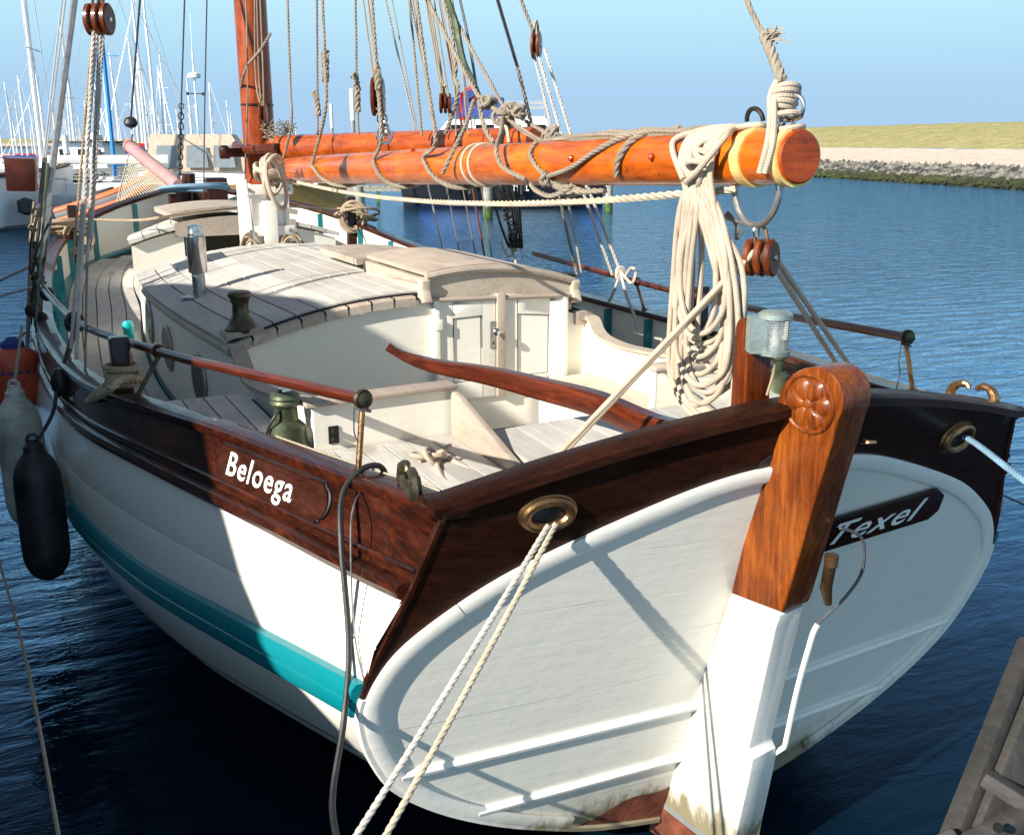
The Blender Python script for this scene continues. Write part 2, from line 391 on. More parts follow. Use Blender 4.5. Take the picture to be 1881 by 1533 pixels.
def smooth(pts, k=6):
    pts = [Vector(p) for p in pts]; out = []
    for i in range(len(pts) - 1):
        p0 = pts[max(0, i - 1)]; p1 = pts[i]; p2 = pts[i + 1]; p3 = pts[min(len(pts) - 1, i + 2)]
        for j in range(k):
            t = j / k
            out.append(0.5 * ((2 * p1) + (p2 - p0) * t + (2 * p0 - 5 * p1 + 4 * p2 - p3) * t * t + (3 * p1 - p0 - 3 * p2 + p3) * t**3))
    out.append(pts[-1]); return out
def resample(pts, step):
    out = [pts[0]]; acc = 0.0
    for a, b in zip(pts[:-1], pts[1:]):
        L = (b - a).length
        if L < 1e-9: continue
        d = step - acc
        while d <= L:
            out.append(a + (b - a) * (d / L)); d += step
        acc = L - (d - step)
    out.append(pts[-1]); return out
def laid(mb, pts, r, strands=3, pitch=None, n=6, ppt=8, maxp=900):
    """a three-strand rope: strands wound round the path"""
    pitch = pitch or r * 7; P = resample(pts, pitch / ppt)
    if len(P) > maxp: P = resample(pts, sum((b - a).length for a, b in zip(pts[:-1], pts[1:])) / maxp); pitch = max(pitch, (P[1] - P[0]).length * 6)
    N = len(P); tg = [(P[min(i + 1, N - 1)] - P[max(i - 1, 0)]).normalized() for i in range(N)]
    nrm = tg[0].orthogonal().normalized(); L = 0; S = [[] for _ in range(strands)]
    for i in range(N):
        if i: L += (P[i] - P[i - 1]).length; nrm = (nrm - tg[i] * nrm.dot(tg[i])).normalized()
        bi = tg[i].cross(nrm)
        for k in range(strands):
            a = 2 * pi * (L / pitch + k / strands); S[k].append(P[i] + (nrm * cos(a) + bi * sin(a)) * r * 0.50)
    for k in range(strands): mb.tube(S[k], r * 0.54, n)
    return mb
def sag(a, b, d, n=14):
    a = Vector(a); b = Vector(b)
    return [a.lerp(b, i / n) - Vector((0, 0, d * 4 * (i / n) * (1 - i / n))) for i in range(n + 1)]
def text_mesh(s, size, extrude, fn, name, mat, parent, shear=0.0, bold=0.0, spacing=1.0):
    """lettering laid on a surface: fn(x, y, h) maps flat text coordinates to the surface"""
    c = bpy.data.curves.new(name, 'FONT'); c.body = s; c.size = size; c.extrude = extrude; c.shear = shear; c.offset = bold
    c.resolution_u = 3; c.space_character = spacing
    o = bpy.data.objects.new(name, c); col.objects.link(o)
    dg = bpy.context.evaluated_depsgraph_get(); me = bpy.data.meshes.new_from_object(o.evaluated_get(dg))
    bpy.data.objects.remove(o); bpy.data.curves.remove(c)
    w = max(v.co.x for v in me.vertices)
    for v in me.vertices: v.co = fn(v.co.x, v.co.y, v.co.z, w)
    me.materials.clear(); me.materials.append(mat); me.name = name
    return link(name, me, parent)

# ------------------------------------------------------------------ water, shore
def water_mat():
    m, t, b = new_mat('harbour_water')
    tc = t.nodes.new('ShaderNodeTexCoord')
    def mp(s, r):
        q = t.nodes.new('ShaderNodeMapping'); q.inputs['Scale'].default_value = s; q.inputs['Rotation'].default_value = (0, 0, r)
        t.links.new(tc.outputs['Object'], q.inputs[0]); return q.outputs[0]
    h1 = noise(t, mp((1.5, 4.2, 1), radians(14)), 0.9, 5, 0.6, 0.5)
    h2 = noise(t, mp((0.8, 1.9, 1), radians(32)), 0.5, 3, 0.5)
    h3 = noise(t, mp((3.4, 8.0, 1), radians(22)), 1.0, 3, 0.5)
    h = math_(t, 'ADD', math_(t, 'MULTIPLY', h1, 0.62), math_(t, 'ADD', math_(t, 'MULTIPLY', h2, 0.5), math_(t, 'MULTIPLY', h3, 0.14)))
    # calmer pool of water close in beside the jetty
    sep = t.nodes.new('ShaderNodeSeparateXYZ'); t.links.new(tc.outputs['Object'], sep.inputs[0])
    calm = t.nodes.new('ShaderNodeMapRange'); calm.inputs[1].default_value = 3.5; calm.inputs[2].default_value = 18
    calm.inputs[3].default_value = 0.09; calm.inputs[4].default_value = 1.0
    t.links.new(sep.outputs[1], calm.inputs[0])
    n = t.nodes.new('ShaderNodeBump'); n.inputs['Distance'].default_value = 0.21
    t.links.new(math_(t, 'MULTIPLY', calm.outputs[0], 0.85), n.inputs['Strength'])
    t.links.new(h, n.inputs['Height'])
    # dark green-blue body seen through a surface film that mirrors the sky
    t.nodes.remove(b); df = t.nodes.new('ShaderNodeBsdfDiffuse'); df.inputs[0].default_value = (0.0015, 0.008, 0.018, 1)
    gl = t.nodes.new('ShaderNodeBsdfGlossy'); gl.inputs['Color'].default_value = (0.47, 0.73, 1.0, 1); gl.inputs['Roughness'].default_value = 0.05
    fr = t.nodes.new('ShaderNodeFresnel'); fr.inputs['IOR'].default_value = 1.36
    fc = math_(t, 'SUBTRACT', math_(t, 'MULTIPLY', fr.outputs[0], 2.7), 0.095); fc.node.use_clamp = True
    ms = t.nodes.new('ShaderNodeMixShader'); out = [x for x in t.nodes if x.type == 'OUTPUT_MATERIAL'][0]
    for x in (df, gl, fr): t.links.new(n.outputs[0], x.inputs['Normal'])
    t.links.new(fc, ms.inputs[0]); t.links.new(df.outputs[0], ms.inputs[1]); t.links.new(gl.outputs[0], ms.inputs[2]); t.links.new(ms.outputs[0], out.inputs[0])
    return m
w = MB(); w.add([(-1500, -300, 0), (2500, -300, 0), (2500, 4000, 0), (-1500, 4000, 0)], [(0, 1, 2, 3)], smooth=False)
tag(w.build('water', water_mat()), kind='structure')

# the sea dyke: section swept along the shore line that runs away to the north-west
def dyke():
    base = [az(2600, 394, 0), az(1881, 349, 0), az(1500, 325.5, 0), az(1200, 307, 0), az(900, 289, 0), az(700, 277.5, 0)]
    far = base[-1] + (base[-1] - base[-2]).normalized() * 260
    base.append(far); base.append(far + Vector((-500, 120, 0))); base.append(far + Vector((-1300, 200, 0)))
    base.insert(0, base[0] + (base[0] - base[1]) * 2)
    def nrm(i):
        a = base[max(0, i - 1)]; b = base[min(len(base) - 1, i + 1)]; d = (b - a).normalized()
        n = Vector((d.y, -d.x, 0)); return n if n.dot(base[i] - CAM) > 0 else -n
    bands = [('algae_rocks', [(-1, -0.6), (0.6, 0.25), (1.5, 0.62)]), ('dyke_rocks', [(1.5, 0.62), (4.0, 1.25)]),
             ('dyke_stones', [(4.0, 1.25), (10, 1.75), (16, 2.45)]), ('dyke_grass', [(16, 2.45), (22, 3.7), (30, 5.05), (34, 5.3), (60, 5.2)])]
    mats = {}
    m, t, b = new_mat('dyke_algae'); v = coords(t)
    t.links.new(ramp(t, noise(t, v, 0.9, 6, 0.7), [(0.3, (0.006, 0.008, 0.003)), (0.5, (0.025, 0.032, 0.007)), (0.75, (0.08, 0.085, 0.02))]), b.inputs['Base Color'])
    b.inputs['Roughness'].default_value = 0.8; bump(t, noise(t, v, 1.5, 4), 1.0, 0.4, b); mats['algae_rocks'] = m
    m, t, b = new_mat('dyke_rock'); v = coords(t)
    vo = t.nodes.new('ShaderNodeTexVoronoi'); vo.inputs['Scale'].default_value = 1.3; t.links.new(v, vo.inputs['Vector'])
    t.links.new(ramp(t, vo.outputs['Distance'], [(0.0, (0.26, 0.25, 0.22)), (0.45, (0.15, 0.14, 0.12)), (0.7, (0.03, 0.03, 0.03))]), b.inputs['Base Color'])
    b.inputs['Roughness'].default_value = 0.9; mats['dyke_rocks'] = m
    m, t, b = new_mat('dyke_gravel'); v = coords(t)
    a = ramp(t, noise(t, v, 1.1, 9, 0.82), [(0.3, (0.38, 0.31, 0.25)), (0.5, (0.55, 0.46, 0.38)), (0.7, (0.64, 0.55, 0.46))])
    g = ramp(t, noise(t, coords(t), 0.35, 5, 0.7), [(0.62, (0, 0, 0)), (0.70, (0.7,) * 3)])
    t.links.new(mixc(t, a, (0.22, 0.21, 0.08), g), b.inputs['Base Color']); b.inputs['Roughness'].default_value = 0.95; mats['dyke_stones'] = m
    m, t, b = new_mat('dyke_grass'); v = coords(t)
    t.links.new(ramp(t, noise(t, v, 0.8, 10, 0.82, 0.3), [(0.32, (0.14, 0.15, 0.045)), (0.48, (0.30, 0.27, 0.10)), (0.66, (0.43, 0.37, 0.19))]), b.inputs['Base Color'])
    b.inputs['Roughness'].default_value = 1.0; bump(t, noise(t, coords(t), 3, 4), 0.6, 0.3, b); mats['dyke_grass'] = m
    for name, prof in bands:
        P = []; n = len(base)
        for i in range(n - 1):
            k = 24 if i < 7 else 6
            for j in range(k + (1 if i == n - 2 else 0)):
                s = j / k; c = base[i].lerp(base[i + 1], s); N = (nrm(i).lerp(nrm(i + 1), s)).normalized()
                P.append([c + N * (d + random.uniform(-.12, .12) * (d > 0)) + Vector((0, 0, z + random.uniform(-.04, .04))) for d, z in prof])
        W = len(prof); vs = [p for r in P for p in r]
        fs = [(i * W + j, (i + 1) * W + j, (i + 1) * W + j + 1, i * W + j + 1) for i in range(len(P) - 1) for j in range(W - 1)]
        tag(MB().add(vs, fs).build(name, mats[name]), kind='structure')
    # loose blocks along the water's edge
    mb = MB(); d = (base[2] - base[3]).normalized(); L = (base[1] - base[4]).length
    for i in range(3600):
        s = random.random() ** 1.4 * L; c = base[2] + d * (base[2] - base[1]).length * -1 * 0 + (base[4] - base[1]).normalized() * s
        c = base[1] + (base[4] - base[1]).normalized() * (s - 12); q = random.uniform(0.1, 4.6)
        z = 0.1 + q * 0.27; c = c + nrm(3) * q; r = random.uniform(0.14, 0.36)
        vs = []
        for a in ((1, 0, 0), (-1, 0, 0), (0, 1, 0), (0, -1, 0), (0, 0, 1), (0, 0, -1)):
            vs.append(Vector((c.x, c.y, z)) + Vector(a) * r * random.uniform(0.6, 1.1))
        mb.cur = 0 if q < 1.5 else 1
        mb.add(vs, [(0, 2, 4), (2, 1, 4), (1, 3, 4), (3, 0, 4), (2, 0, 5), (1, 2, 5), (3, 1, 5), (0, 3, 5)], smooth=False)
    tag(mb.build('shore_rocks', [mats['algae_rocks'], mats['dyke_rocks']]), label='rough grey and weed covered rocks along the foot of the dyke', cat='rocks', kind='stuff')
dyke()

# ------------------------------------------------------------------ the barge yacht
boat = empty('sailing_yacht', (0, 8, 0)); BL = Vector((0, 8, 0))
tag(boat, 'large white wooden sailing yacht with teal stripe, dark varnished rail and carved rudder', 'sailing yacht')
def attach(o, parent=None):
    """parent without moving: every mesh below is written in world metres"""
    o.parent = parent or boat
    o.matrix_parent_inverse = Matrix.Translation(-BL) if (parent is None or parent is boat) else Matrix.Identity(4)
    return o
def part(mb, name, mats, parent=None, bevel=0.0, seg=2):
    return attach(mb.build(name, mats, None, bevel, seg=seg), parent)

# lines of the hull (port side mirrored): rows of (y, half breadth, height)
CAP = [(2.80, 1.33, 1.87), (3.11, 1.37, 1.845), (3.44, 1.44, 1.815), (4.0, 1.58, 1.785), (4.5, 1.71, 1.765), (5, 1.85, 1.735), (5.95, 2.10, 1.69), (7, 2.22, 1.66),
       (8.5, 2.26, 1.65), (10, 2.2, 1.68), (11.35, 2.1, 1.76), (12.58, 1.92, 1.90), (13.4, 1.60, 2.08), (13.95, 1.20, 2.21), (14.45, .74, 2.31), (14.85, .34, 2.38), (15.05, 0.02, 2.42)]
BRB = [(2.87, 1.42, 1.60), (3.3, 1.50, 1.555), (4.0, 1.66, 1.52), (5, 1.93, 1.49), (6, 2.17, 1.46), (7, 2.27, 1.43), (8.5, 2.32, 1.42), (10, 2.26, 1.45),
       (11.35, 2.15, 1.53), (12.58, 1.95, 1.68), (13.4, 1.63, 1.86), (13.95, 1.22, 1.99), (14.45, .76, 2.09), (14.85, .35, 2.16), (15.05, 0.02, 2.20)]
WAL = [(3.02, 1.565, 1.17), (4, 1.81, 1.05), (5, 2.04, .93), (6, 2.22, .87), (7, 2.33, .86), (8.5, 2.37, .9), (10, 2.3, .98), (11.35, 2.15, 1.1),
       (12.58, 1.9, 1.28), (13.4, 1.53, 1.45), (13.95, 1.12, 1.58), (14.45, .66, 1.7), (14.85, .28, 1.8), (15.03, 0.02, 1.86)]
KEEL = [(3.2, 0.10), (4, -0.08), (5, -0.30), (7, -0.62), (11, -0.75), (13.5, -0.65), (14.6, -0.4), (15.0, 0.1)]
def rY(x, z):     # transom surface
    a = abs(x); return 2.576 + 0.140 * a + (2.1 - z) * (0.245 + 0.07 * max(0, 1 - a / 1.56))
def rowpt(tab, s, side=-1, off=0.0, dz=0.0):
    y0 = rY(tab[0][1], tab[0][2]); y = y0 + (tab[-1][0] - y0) * s
    return Vector((side * (interp(tab, y, 1) + off), y, interp(tab, y, 2) + dz))
def belowpt(s, u, side):   # u 0 at the wale, 1 at the keel
    w0 = rowpt(WAL, s); B = -w0.x; zk = interp(KEEL, w0.y); n = 1.85 if w0.y < 11 else 1.85 - 0.16 * (w0.y - 11)
    a = u * pi / 2; zz = zk + (w0.z - zk) * (max(0.0, cos(a)) ** (1.0)); x = B * (max(0.0, 1 - (1 - (zz - zk) / (w0.z - zk)) ** max(n, 1.15))) ** (1 / max(n, 1.15))
    y = w0.y
    if s < 0.001: y = rY(x, zz)
    else: y = w0.y + (rY(x, zz) - rY(B, w0.z)) * max(0, 1 - s * 6)
    return Vector((side * x, y, zz))
def along(n, k=1.5): return [ (i / n) ** k for i in range(n + 1)]
def strip(f0, f1, name, mat, n=56, rows=4, edge=0.005, mb=None):
    """a hull plank between two curves with slightly sunken edges"""
    m = mb or MB(); S = along(n); C = len(S)
    for side in (-1, 1):
        vs = []
        for s in S:
            a = f0(s, side); b = f1(s, side)
            for j in range(rows + 1):
                t = (0, 0.035, 0.5, 0.965, 1)[j] if rows == 4 else j / rows
                p = a.lerp(b, t)
                if rows == 4 and j in (0, 4): p = p + Vector((-side * edge, 0, 0))
                vs.append(p)
        W = rows + 1
        fs = [((i + 1) * W + j, i * W + j, i * W + j + 1, (i + 1) * W + j + 1) if side < 0 else (i * W + j, (i + 1) * W + j, (i + 1) * W + j + 1, i * W + j + 1) for i in range(C - 1) for j in range(rows)]
        yield MB().add(vs, fs).build(name, mat)
hull = MB()
S = along(56); rowsu = [0.55 + 0.45 * j / 6 for j in range(7)]
for side in (-1, 1):
    vs = [belowpt(s, u, side) for s in S for u in rowsu]; W = 7
    hull.add(vs, [((i + 1) * W + j, i * W + j, i * W + j + 1, (i + 1) * W + j + 1) if side < 0 else (i * W + j, (i + 1) * W + j, (i + 1) * W + j + 1, i * W + j + 1) for i in range(56) for j in range(6)])
hullo = part(hull, 'bottom', M['white'])
def topf(t):
    def f(s, side):
        a = rowpt(BRB, s, side); b = rowpt(WAL, s, side); p = a.lerp(b, t); p.x += side * 0.035 * 4 * t * (1 - t) * min(1, max(0, -side * 0 + abs(a.x) / 0.8)); return p
    return f
for a, b in ((0, .5), (.5, 1)):
    for o in strip(topf(a), topf(b), 'hull_plank', M['white']): attach(o)
for a, b in ((0.0, .27), (.27, .55)):
    for o in strip(lambda s, side, u=a: belowpt(s, u, side), lambda s, side, u=b: belowpt(s, u, side), 'hull_plank', M['white']): attach(o)
# teal rubbing strake: two faced moulding
def sweep_profile(tab, prof, name, mat, side, n=70, s1=1.0):
    """prof: (outward, up) section carried along a hull line"""
    m = MB(); vs = []; SS = [s * s1 for s in along(n)]
    for s in SS:
        p = rowpt(tab, s, side)
        for o, u in prof:
            q = p + Vector((side * o, 0, u))
            if s == 0: q.y = rY(abs(q.x), q.z) - 0.002
            vs.append(q)
    W = len(prof); fs = []
    for i in range(n):
        for j in range(W):
            k = (j + 1) % W; f = (i * W + j, (i + 1) * W + j, (i + 1) * W + k, i * W + k)
            fs.append(f if side > 0 else f[::-1])
    m.add(vs, fs, smooth=False); m.add(vs[:W], [tuple(range(W)) if side < 0 else tuple(range(W - 1, -1, -1))], smooth=False)
    return m
for side in (-1, 1):
    part(sweep_profile(WAL, [(-.02, .075), (.020, .070), (.036, .045), (.038, .012), (.026, .004), (.038, -.004), (.040, -.045), (.026, -.07), (-.02, -.075)][::-1], '', None, side), 'teal_strake', M['teal'])
    part(sweep_profile(BRB, [(-.02, .035), (.012, .036), (.035, .026), (.045, .0), (.035, -.026), (.012, -.038), (-.02, -.038)][::-1], '', None, side), 'rubbing_strake', M['dark'], bevel=0)
    part(sweep_profile(CAP, [(-.09, .012), (-.085, .030), (.02, .036), (.038, .026), (.042, .006), (.036, -.012), (.0, -.016), (-.085, -.014)][::-1], '', None, side), 'cap_rail', M['dark'])
    # moulded bead just above the strake
    def mid(s, sd=side):
        a = rowpt(BRB, s, sd); b = rowpt(CAP, s, sd); p = a.lerp(b, 0.27); p.x += sd * 0.012; return p
    part(MB().tube([mid(s) for s in along(70)], 0.011, 6), 'bead', M['dark'])
def bul(t):
    def f(s, side):
        a = rowpt(CAP, s, side); b = rowpt(BRB, s, side); return a.lerp(b, t)
    return f
for o in strip(bul(0), bul(1), 'bulwark_plank', M['dark'], rows=4, edge=0.0): attach(o)
# stem
st = MB()
st.tube([Vector((0, 15.08, 2.60)), (0, 15.12, 2.2), (0, 15.12, 1.6), (0, 15.06, 0.8), (0, 15.0, 0.0), (0, 14.8, -0.5)], [.09, .09, .09, .09, .09, .09], 8)
part(st, 'stem', M['dark'])

# --- transom
ARCH = [(0, 1.925), (.27, 1.895), (.52, 1.83), (.912, 1.685), (1.156, 1.572), (1.389, 1.41), (1.5, 1.283), (1.556, 1.15), (1.55, 1.03), (1.505, .885),
        (1.41, .712), (1.232, .548), (1.0, .40), (.75, .28), (.45, .17), (0, .08)]
def arch_pts(k=5):
    P = smooth([Vector((x, z, 0)) for x, z in ARCH], k); return [(max(0.0, p.x), p.y) for p in P]
def T(x, z, off=0.0):   # point on the transom, off = proud of it towards the stern
    return Vector((x, rY(x, z) - off, z))
AP = arch_pts()
top_half = [p for p in AP if p[1] >= 1.15]; bot_half = [p for p in AP if p[1] < 1.15]
def zat(pts, x):
    for (x0, z0), (x1, z1) in zip(pts[:-1], pts[1:]):
        lo, hi = min(x0, x1), max(x0, x1)
        if lo - 1e-6 <= x <= hi + 1e-6 and hi - lo > 1e-9: return z0 + (z1 - z0) * (x - x0) / (x1 - x0)
    return pts[-1][1] if abs(pts[-1][0] - x) < abs(pts[0][0] - x) else pts[0][1]
XM = 1.553
for side in (-1, 1):
    def f(u, v, sd=side):
        x = XM * sin(u * pi / 2); zt = zat(top_half, x); zb = zat(bot_half, x); z = zb + (zt - zb) * v; return T(sd * x, z)
    m = grid(f, 30, 24)
    part(m, 'transom_panel', M['transom'])
CAPT = [(0, 2.12), (.22, 2.105), (.647, 2.035), (1.018, 1.955), (1.33, 1.875)]
def capz(x): 
    x = abs(x); return interp(CAPT, x, 1)
def edge_x(z):   # the leaning outer edge of the transom above the wale
    e = [(1.17, 1.562), (1.30, 1.530), (1.416, 1.485), (1.637, 1.404), (1.87, 1.33), (1.92, 1.31)]
    return interp(e, z, 1)
for side in (-1, 1):
    def f(u, v, sd=side):
        x0 = 1.535 * u; zb = zat(top_half, x0)
        # top follows the cap then runs down the outer edge
        xt = 1.33 * min(1, u / 0.80); zt = capz(xt) - 0.005
        if u > 0.80:
            k = (u - 0.80) / 0.20; zt = 1.87 + (1.20 - 1.87) * k; xt = edge_x(zt)
        x = x0 + (xt - x0) * v; z = zb + (zt - zb) * v
        return T(sd * x, z, 0.001)
    part(grid(f, 40, 8), 'transom_bulwark', M['darkx'])
    # outer quarter edge
    P = [T(side * edge_x(z), z, -0.005) for z in [1.88 - 0.07 * i for i in range(11)]]
    part(MB().tube(P, 0.016, 6), 'quarter_moulding', M['dark'])
    P = [T(side * (x + .008), z, 0.0) for x, z in AP if z < 1.2 and z > .1]
    part(MB().tube(P, 0.018, 6), 'quarter_edge', M['white'])
    # transom cap rail
    prof = [(-.03, .0), (-.03, .030), (-.01, .042), (.09, .042), (.11, .030), (.11, .0)]
    P = []
    for i in range(25):
        x = 1.372 * i / 24; p = T(side * x, capz(x)); 
        P += [p + Vector((0, a, b)) for a, b in prof]
    W = 6; fs = [(i * W + j, (i + 1) * W + j, (i + 1) * W + (j + 1) % W, i * W + (j + 1) % W) for i in range(24) for j in range(W)]
    m = MB().add(P, [fq if side > 0 else fq[::-1] for fq in fs], smooth=False); m.add(P[-W:], [tuple(range(W))], smooth=False)
    part(m, 'transom_cap', M['darkx'], bevel=0)
    # inside skin of the transom bulwark
    def g(u, v, sd=side):
        x = 1.30 * u; z = 1.45 + (capz(x) - 1.45) * v; p = T(sd * x, z); p.y += 0.075; return p
    part(grid(g, 16, 4), 'transom_ceiling', M['darkx'])
# raised rim round the white panel, with its scarf joints
def rim(pts, side, name, w=0.062, h=0.020):
    m = MB(); vs = []; n = len(pts)
    for i, (x, z) in enumerate(pts):
        a = pts[max(0, i - 1)]; b = pts[min(n - 1, i + 1)]; dx, dz = b[0] - a[0], b[1] - a[1]; l = sqrt(dx * dx + dz * dz) or 1; nx, nz = dz / l, -dx / l  # inward
        if nx * (-x) + nz * (0.95 - z) < 0: nx, nz = -nx, -nz
        for (k, o) in ((-0.002, 0.0), (0.0, h * .8), (0.012, h), (w - .010, h), (w, h * .75), (w, 0.0)):
            vs.append(T(side * max(0, x + nx * k), z + nz * k, o))
    W = 6; m.add(vs, [(i * W + j, (i + 1) * W + j, (i + 1) * W + j + 1, i * W + j + 1) for i in range(n - 1) for j in range(W - 1)], smooth=False)
    m.add([vs[0 * W + j] for j in range(W)] , [tuple(range(W))], smooth=False); m.add([vs[(n - 1) * W + j] for j in range(W)], [tuple(range(W))], smooth=False)
    return part(m, name, M['white'])
cuts = [0, 22, 40, 50, 57, 64, len(AP) - 9]
for side in (-1, 1):
    for a, b in zip(cuts[:-1], cuts[1:]):
        q = AP[a:b + 1]
        if len(q) > 2:
            q2 = list(q); (x0, z0), (x1, z1) = q2[-2], q2[-1]; q2[-1] = (x0 + (x1 - x0) * .93, z0 + (z1 - z0) * .93); rim(q2, side, 'transom_rim')
# two horizontal half-round strips on each half, ends butting the rim
for side in (-1, 1):
    for zc, x1 in ((0.785, 1.40), (0.49, 1.07)):
        P = [T(side * (0.10 + (x1 - .10) * i / 12), zc - 0.012 * (i / 12), 0.004) for i in range(13)]
        part(MB().tube(P, 0.020, 8), 'transom_strip', M['white'])
# rust coloured boot at the foot of the sternpost and the waterline band
def boot(u, v):
    x = -0.62 + 0.95 * u; zb = zat(bot_half, min(abs(x), 1.5)); zt = 0.335 - 0.10 * max(0, -x - 0.1) / .5 - 0.02 * sin(u * 17)
    zt = max(zt, zb + 0.004) if x < .2 else max(.3, zb + .004); return T(x, zb - 0.02 + (zt - zb + .02) * v, 0.0035)
part(grid(boot, 24, 4), 'boot_topping', M['antifoul'])
part(MB().prism([T(-.06, 0.42, .0) + Vector((0, 0, 0)), T(.06, .42, 0), T(.06, -.4, 0.0), T(-.06, -.4, 0.0)], (0, -.05, 0)), 'sternpost', M['antifoul'])

# hawse rings
def hawse(x, z, side):
    c = T(x, z, 0.012); nrm = Vector((side * 0.13 * 1.0, -1, -0.26)).normalized(); u = Vector((1, -0.14 * side * -1, 0)); m = MB()
    m.torus(c, nrm, 0.052, 0.019, 32, 10, sx=1.55, up=(1, 0, 0))
    m.torus(c + nrm * -.012, nrm, 0.064, 0.012, 32, 8, sx=1.48, up=(1, 0, 0))
    part(m, 'hawse_ring', M['bronze'])
    m = MB(); vs = [c + nrm * -.008 + (Vector((1, 0.13 * side, 0)) * cos(a) * .075 + Vector((0, -.25, 1)) * sin(a) * .048) for a in [2 * pi * k / 24 for k in range(24)]]
    m.add(vs, [tuple(range(24))], smooth=False); part(m, 'hawse_hole', M['black'])
    return c
HP = hawse(-.975, 1.83, -1); HS = hawse(.93, 1.845, 1)

# carved boards with lettering
def bulsurf(y, t, h):   # port bulwark: t 0 at the cap .. 1 at the strake
    a0 = CAP; y0 = y
    a = Vector((-interp(CAP, y), y, interp(CAP, y, 2))); b = Vector((-interp(BRB, y), y, interp(BRB, y, 2)))
    return a.lerp(b, t) + Vector((-h, -0.15 * h, -0.25 * h))
NB0, NB1 = 3.58, 4.42      # aft and forward end of the name board
def nboard(u, v):
    y = NB0 + (NB1 - NB0) * u; return bulsurf(y, 0.16 + 0.58 * v, 0.008)
def nb_outline():
    m = MB(); P = []
    for i in range(17):
        v = i / 16; e = 0.045 * (1 if 0.14 < v < 0.86 else 0) * sqrt(max(0, 1 - ((v - .5) / .38) ** 2))
        P.append((v, e))
    def f(u, v):
        e = 0.05 * sqrt(max(0, 1 - ((v - .5) / .40) ** 2)) if abs(v - .5) < .4 else 0.0
        y = (NB0 - e) + (NB1 - NB0 + e) * u; return bulsurf(y, 0.13 + 0.53 * v, 0.017)
    return grid(f, 20, 16, thick=0.016)
nb = part(nb_outline(), 'name_board', M['board'])
m = MB()
def ed(v):
    e = 0.05 * sqrt(max(0, 1 - ((v - .5) / .40) ** 2)) if abs(v - .5) < .4 else 0.0
    return bulsurf(NB0 - e - .006, 0.13 + 0.53 * v, 0.006)
m.tube([ed(i / 24) for i in range(25)], 0.007, 6)
for v_ in (.115, .675): m.tube([bulsurf(NB0 + (NB1 - NB0) * i / 12, v_, .004) for i in range(13)], .005, 5)
attach(m.build('board_edge', M['black']), nb)
def nmap(x, y, z, w):
    u = x / w; yy = 4.335 - 0.56 * u; t = 0.535 - (y / 0.70) * 0.37 ; return bulsurf(yy, t, 0.0200 + z)
text_o = text_mesh('Beloega', 1.0, 0.0015, lambda x, y, z, w: nmap(x, y, z, w), 'lettering', M['letter'], None, bold=0.008, spacing=1.12)
attach(text_o, nb)
# board on the starboard half of the transom
cen = []
def tb(x, z, o): return T(x, z, 0.012 + o)
tbm = MB(); poly = [(0.08, 1.475), (0.90, 1.475), (0.955, 1.51), (0.955, 1.585), (0.90, 1.62), (0.08, 1.62)]
tbm.prism([tb(x, z, 0) for x, z in poly], (0, -.022, -.006)); tbo = part(tbm, 'port_board', M['darkx'], bevel=.006)
tx = text_mesh('Texel', 1.0, 0.0015, lambda x, y, z, w: tb(0.21 + 0.62 * x / w, 1.502 + y * 0.135, 0.026 + z), 'lettering', M['letter'], None, shear=0.45, bold=0.005, spacing=1.1)
attach(tx, tbo)

# --- decks
def deckz(y):   # low side deck and foredeck
    return interp([(5.6, 1.10), (7, 1.03), (8.5, 1.02), (10, 1.15), (11, 1.28), (12, 1.42), (13, 1.55), (14, 1.68), (15, 1.8)], y)
ZA = 1.60
def cabx(y): return interp([(5.6, 1.27), (6.28, 1.29), (7.5, 1.37), (9, 1.40), (10.3, 1.33), (11.2, 1.22), (12.2, 1.16), (13.0, 1.0), (13.8, .75)], y)
def capx(y): return interp(CAP, y)
base = MB()      # black caulked sub-deck
def sub(u, v):
    y = 5.7 + 9.2 * u; return Vector(((v * 2 - 1) * (capx(y) - 0.02), y, deckz(y) - 0.010))
grid(sub, 30, 8, mb=base)
def sub2(u, v):
    y = 2.84 + 2.92 * u; x = (v * 2 - 1) * (capx(max(y, 2.8)) - .02); return Vector((x, max(y, rY(x, ZA) + .03), ZA - 0.010))
subd = MB(); 
# aft deck, two wings beside the well and the lazarette behind it
for sx in (-1, 1):
    grid(lambda u, v: Vector((sx * (1.24 + (capx(4.46 + 1.3 * u) - 1.26) * v), 4.46 + 1.3 * u, ZA - .01)), 8, 4, mb=subd)
    grid(lambda u, v: Vector((sx * (0.60 + (capx(max(3.0, 3.0 + 1.46 * u)) - 0.62) * v), 3.0 + 1.46 * u, ZA - .01)), 8, 4, mb=subd)
part(base, 'subdeck', M['caulk']); part(subd, 'subdeck', M['caulk'])
def plank_run(x0f, x1f, ya, yb, zf, name='deck_plank', nseg=14, th=0.03, mat='teak', gap=0.005, parent=None, ends=None):
    yA = ya if not ends else ends[0]; yB = yb
    def f(u, v):
        y = yA + (yB - yA) * u; a = x0f(y) + gap; b = x1f(y) - gap; x = a + (b - a) * v; return Vector((x, y, zf(x, y)))
    m = grid(f, nseg, 2, thick=th); o = m.build(name, M[mat]); attach(o, parent); return o
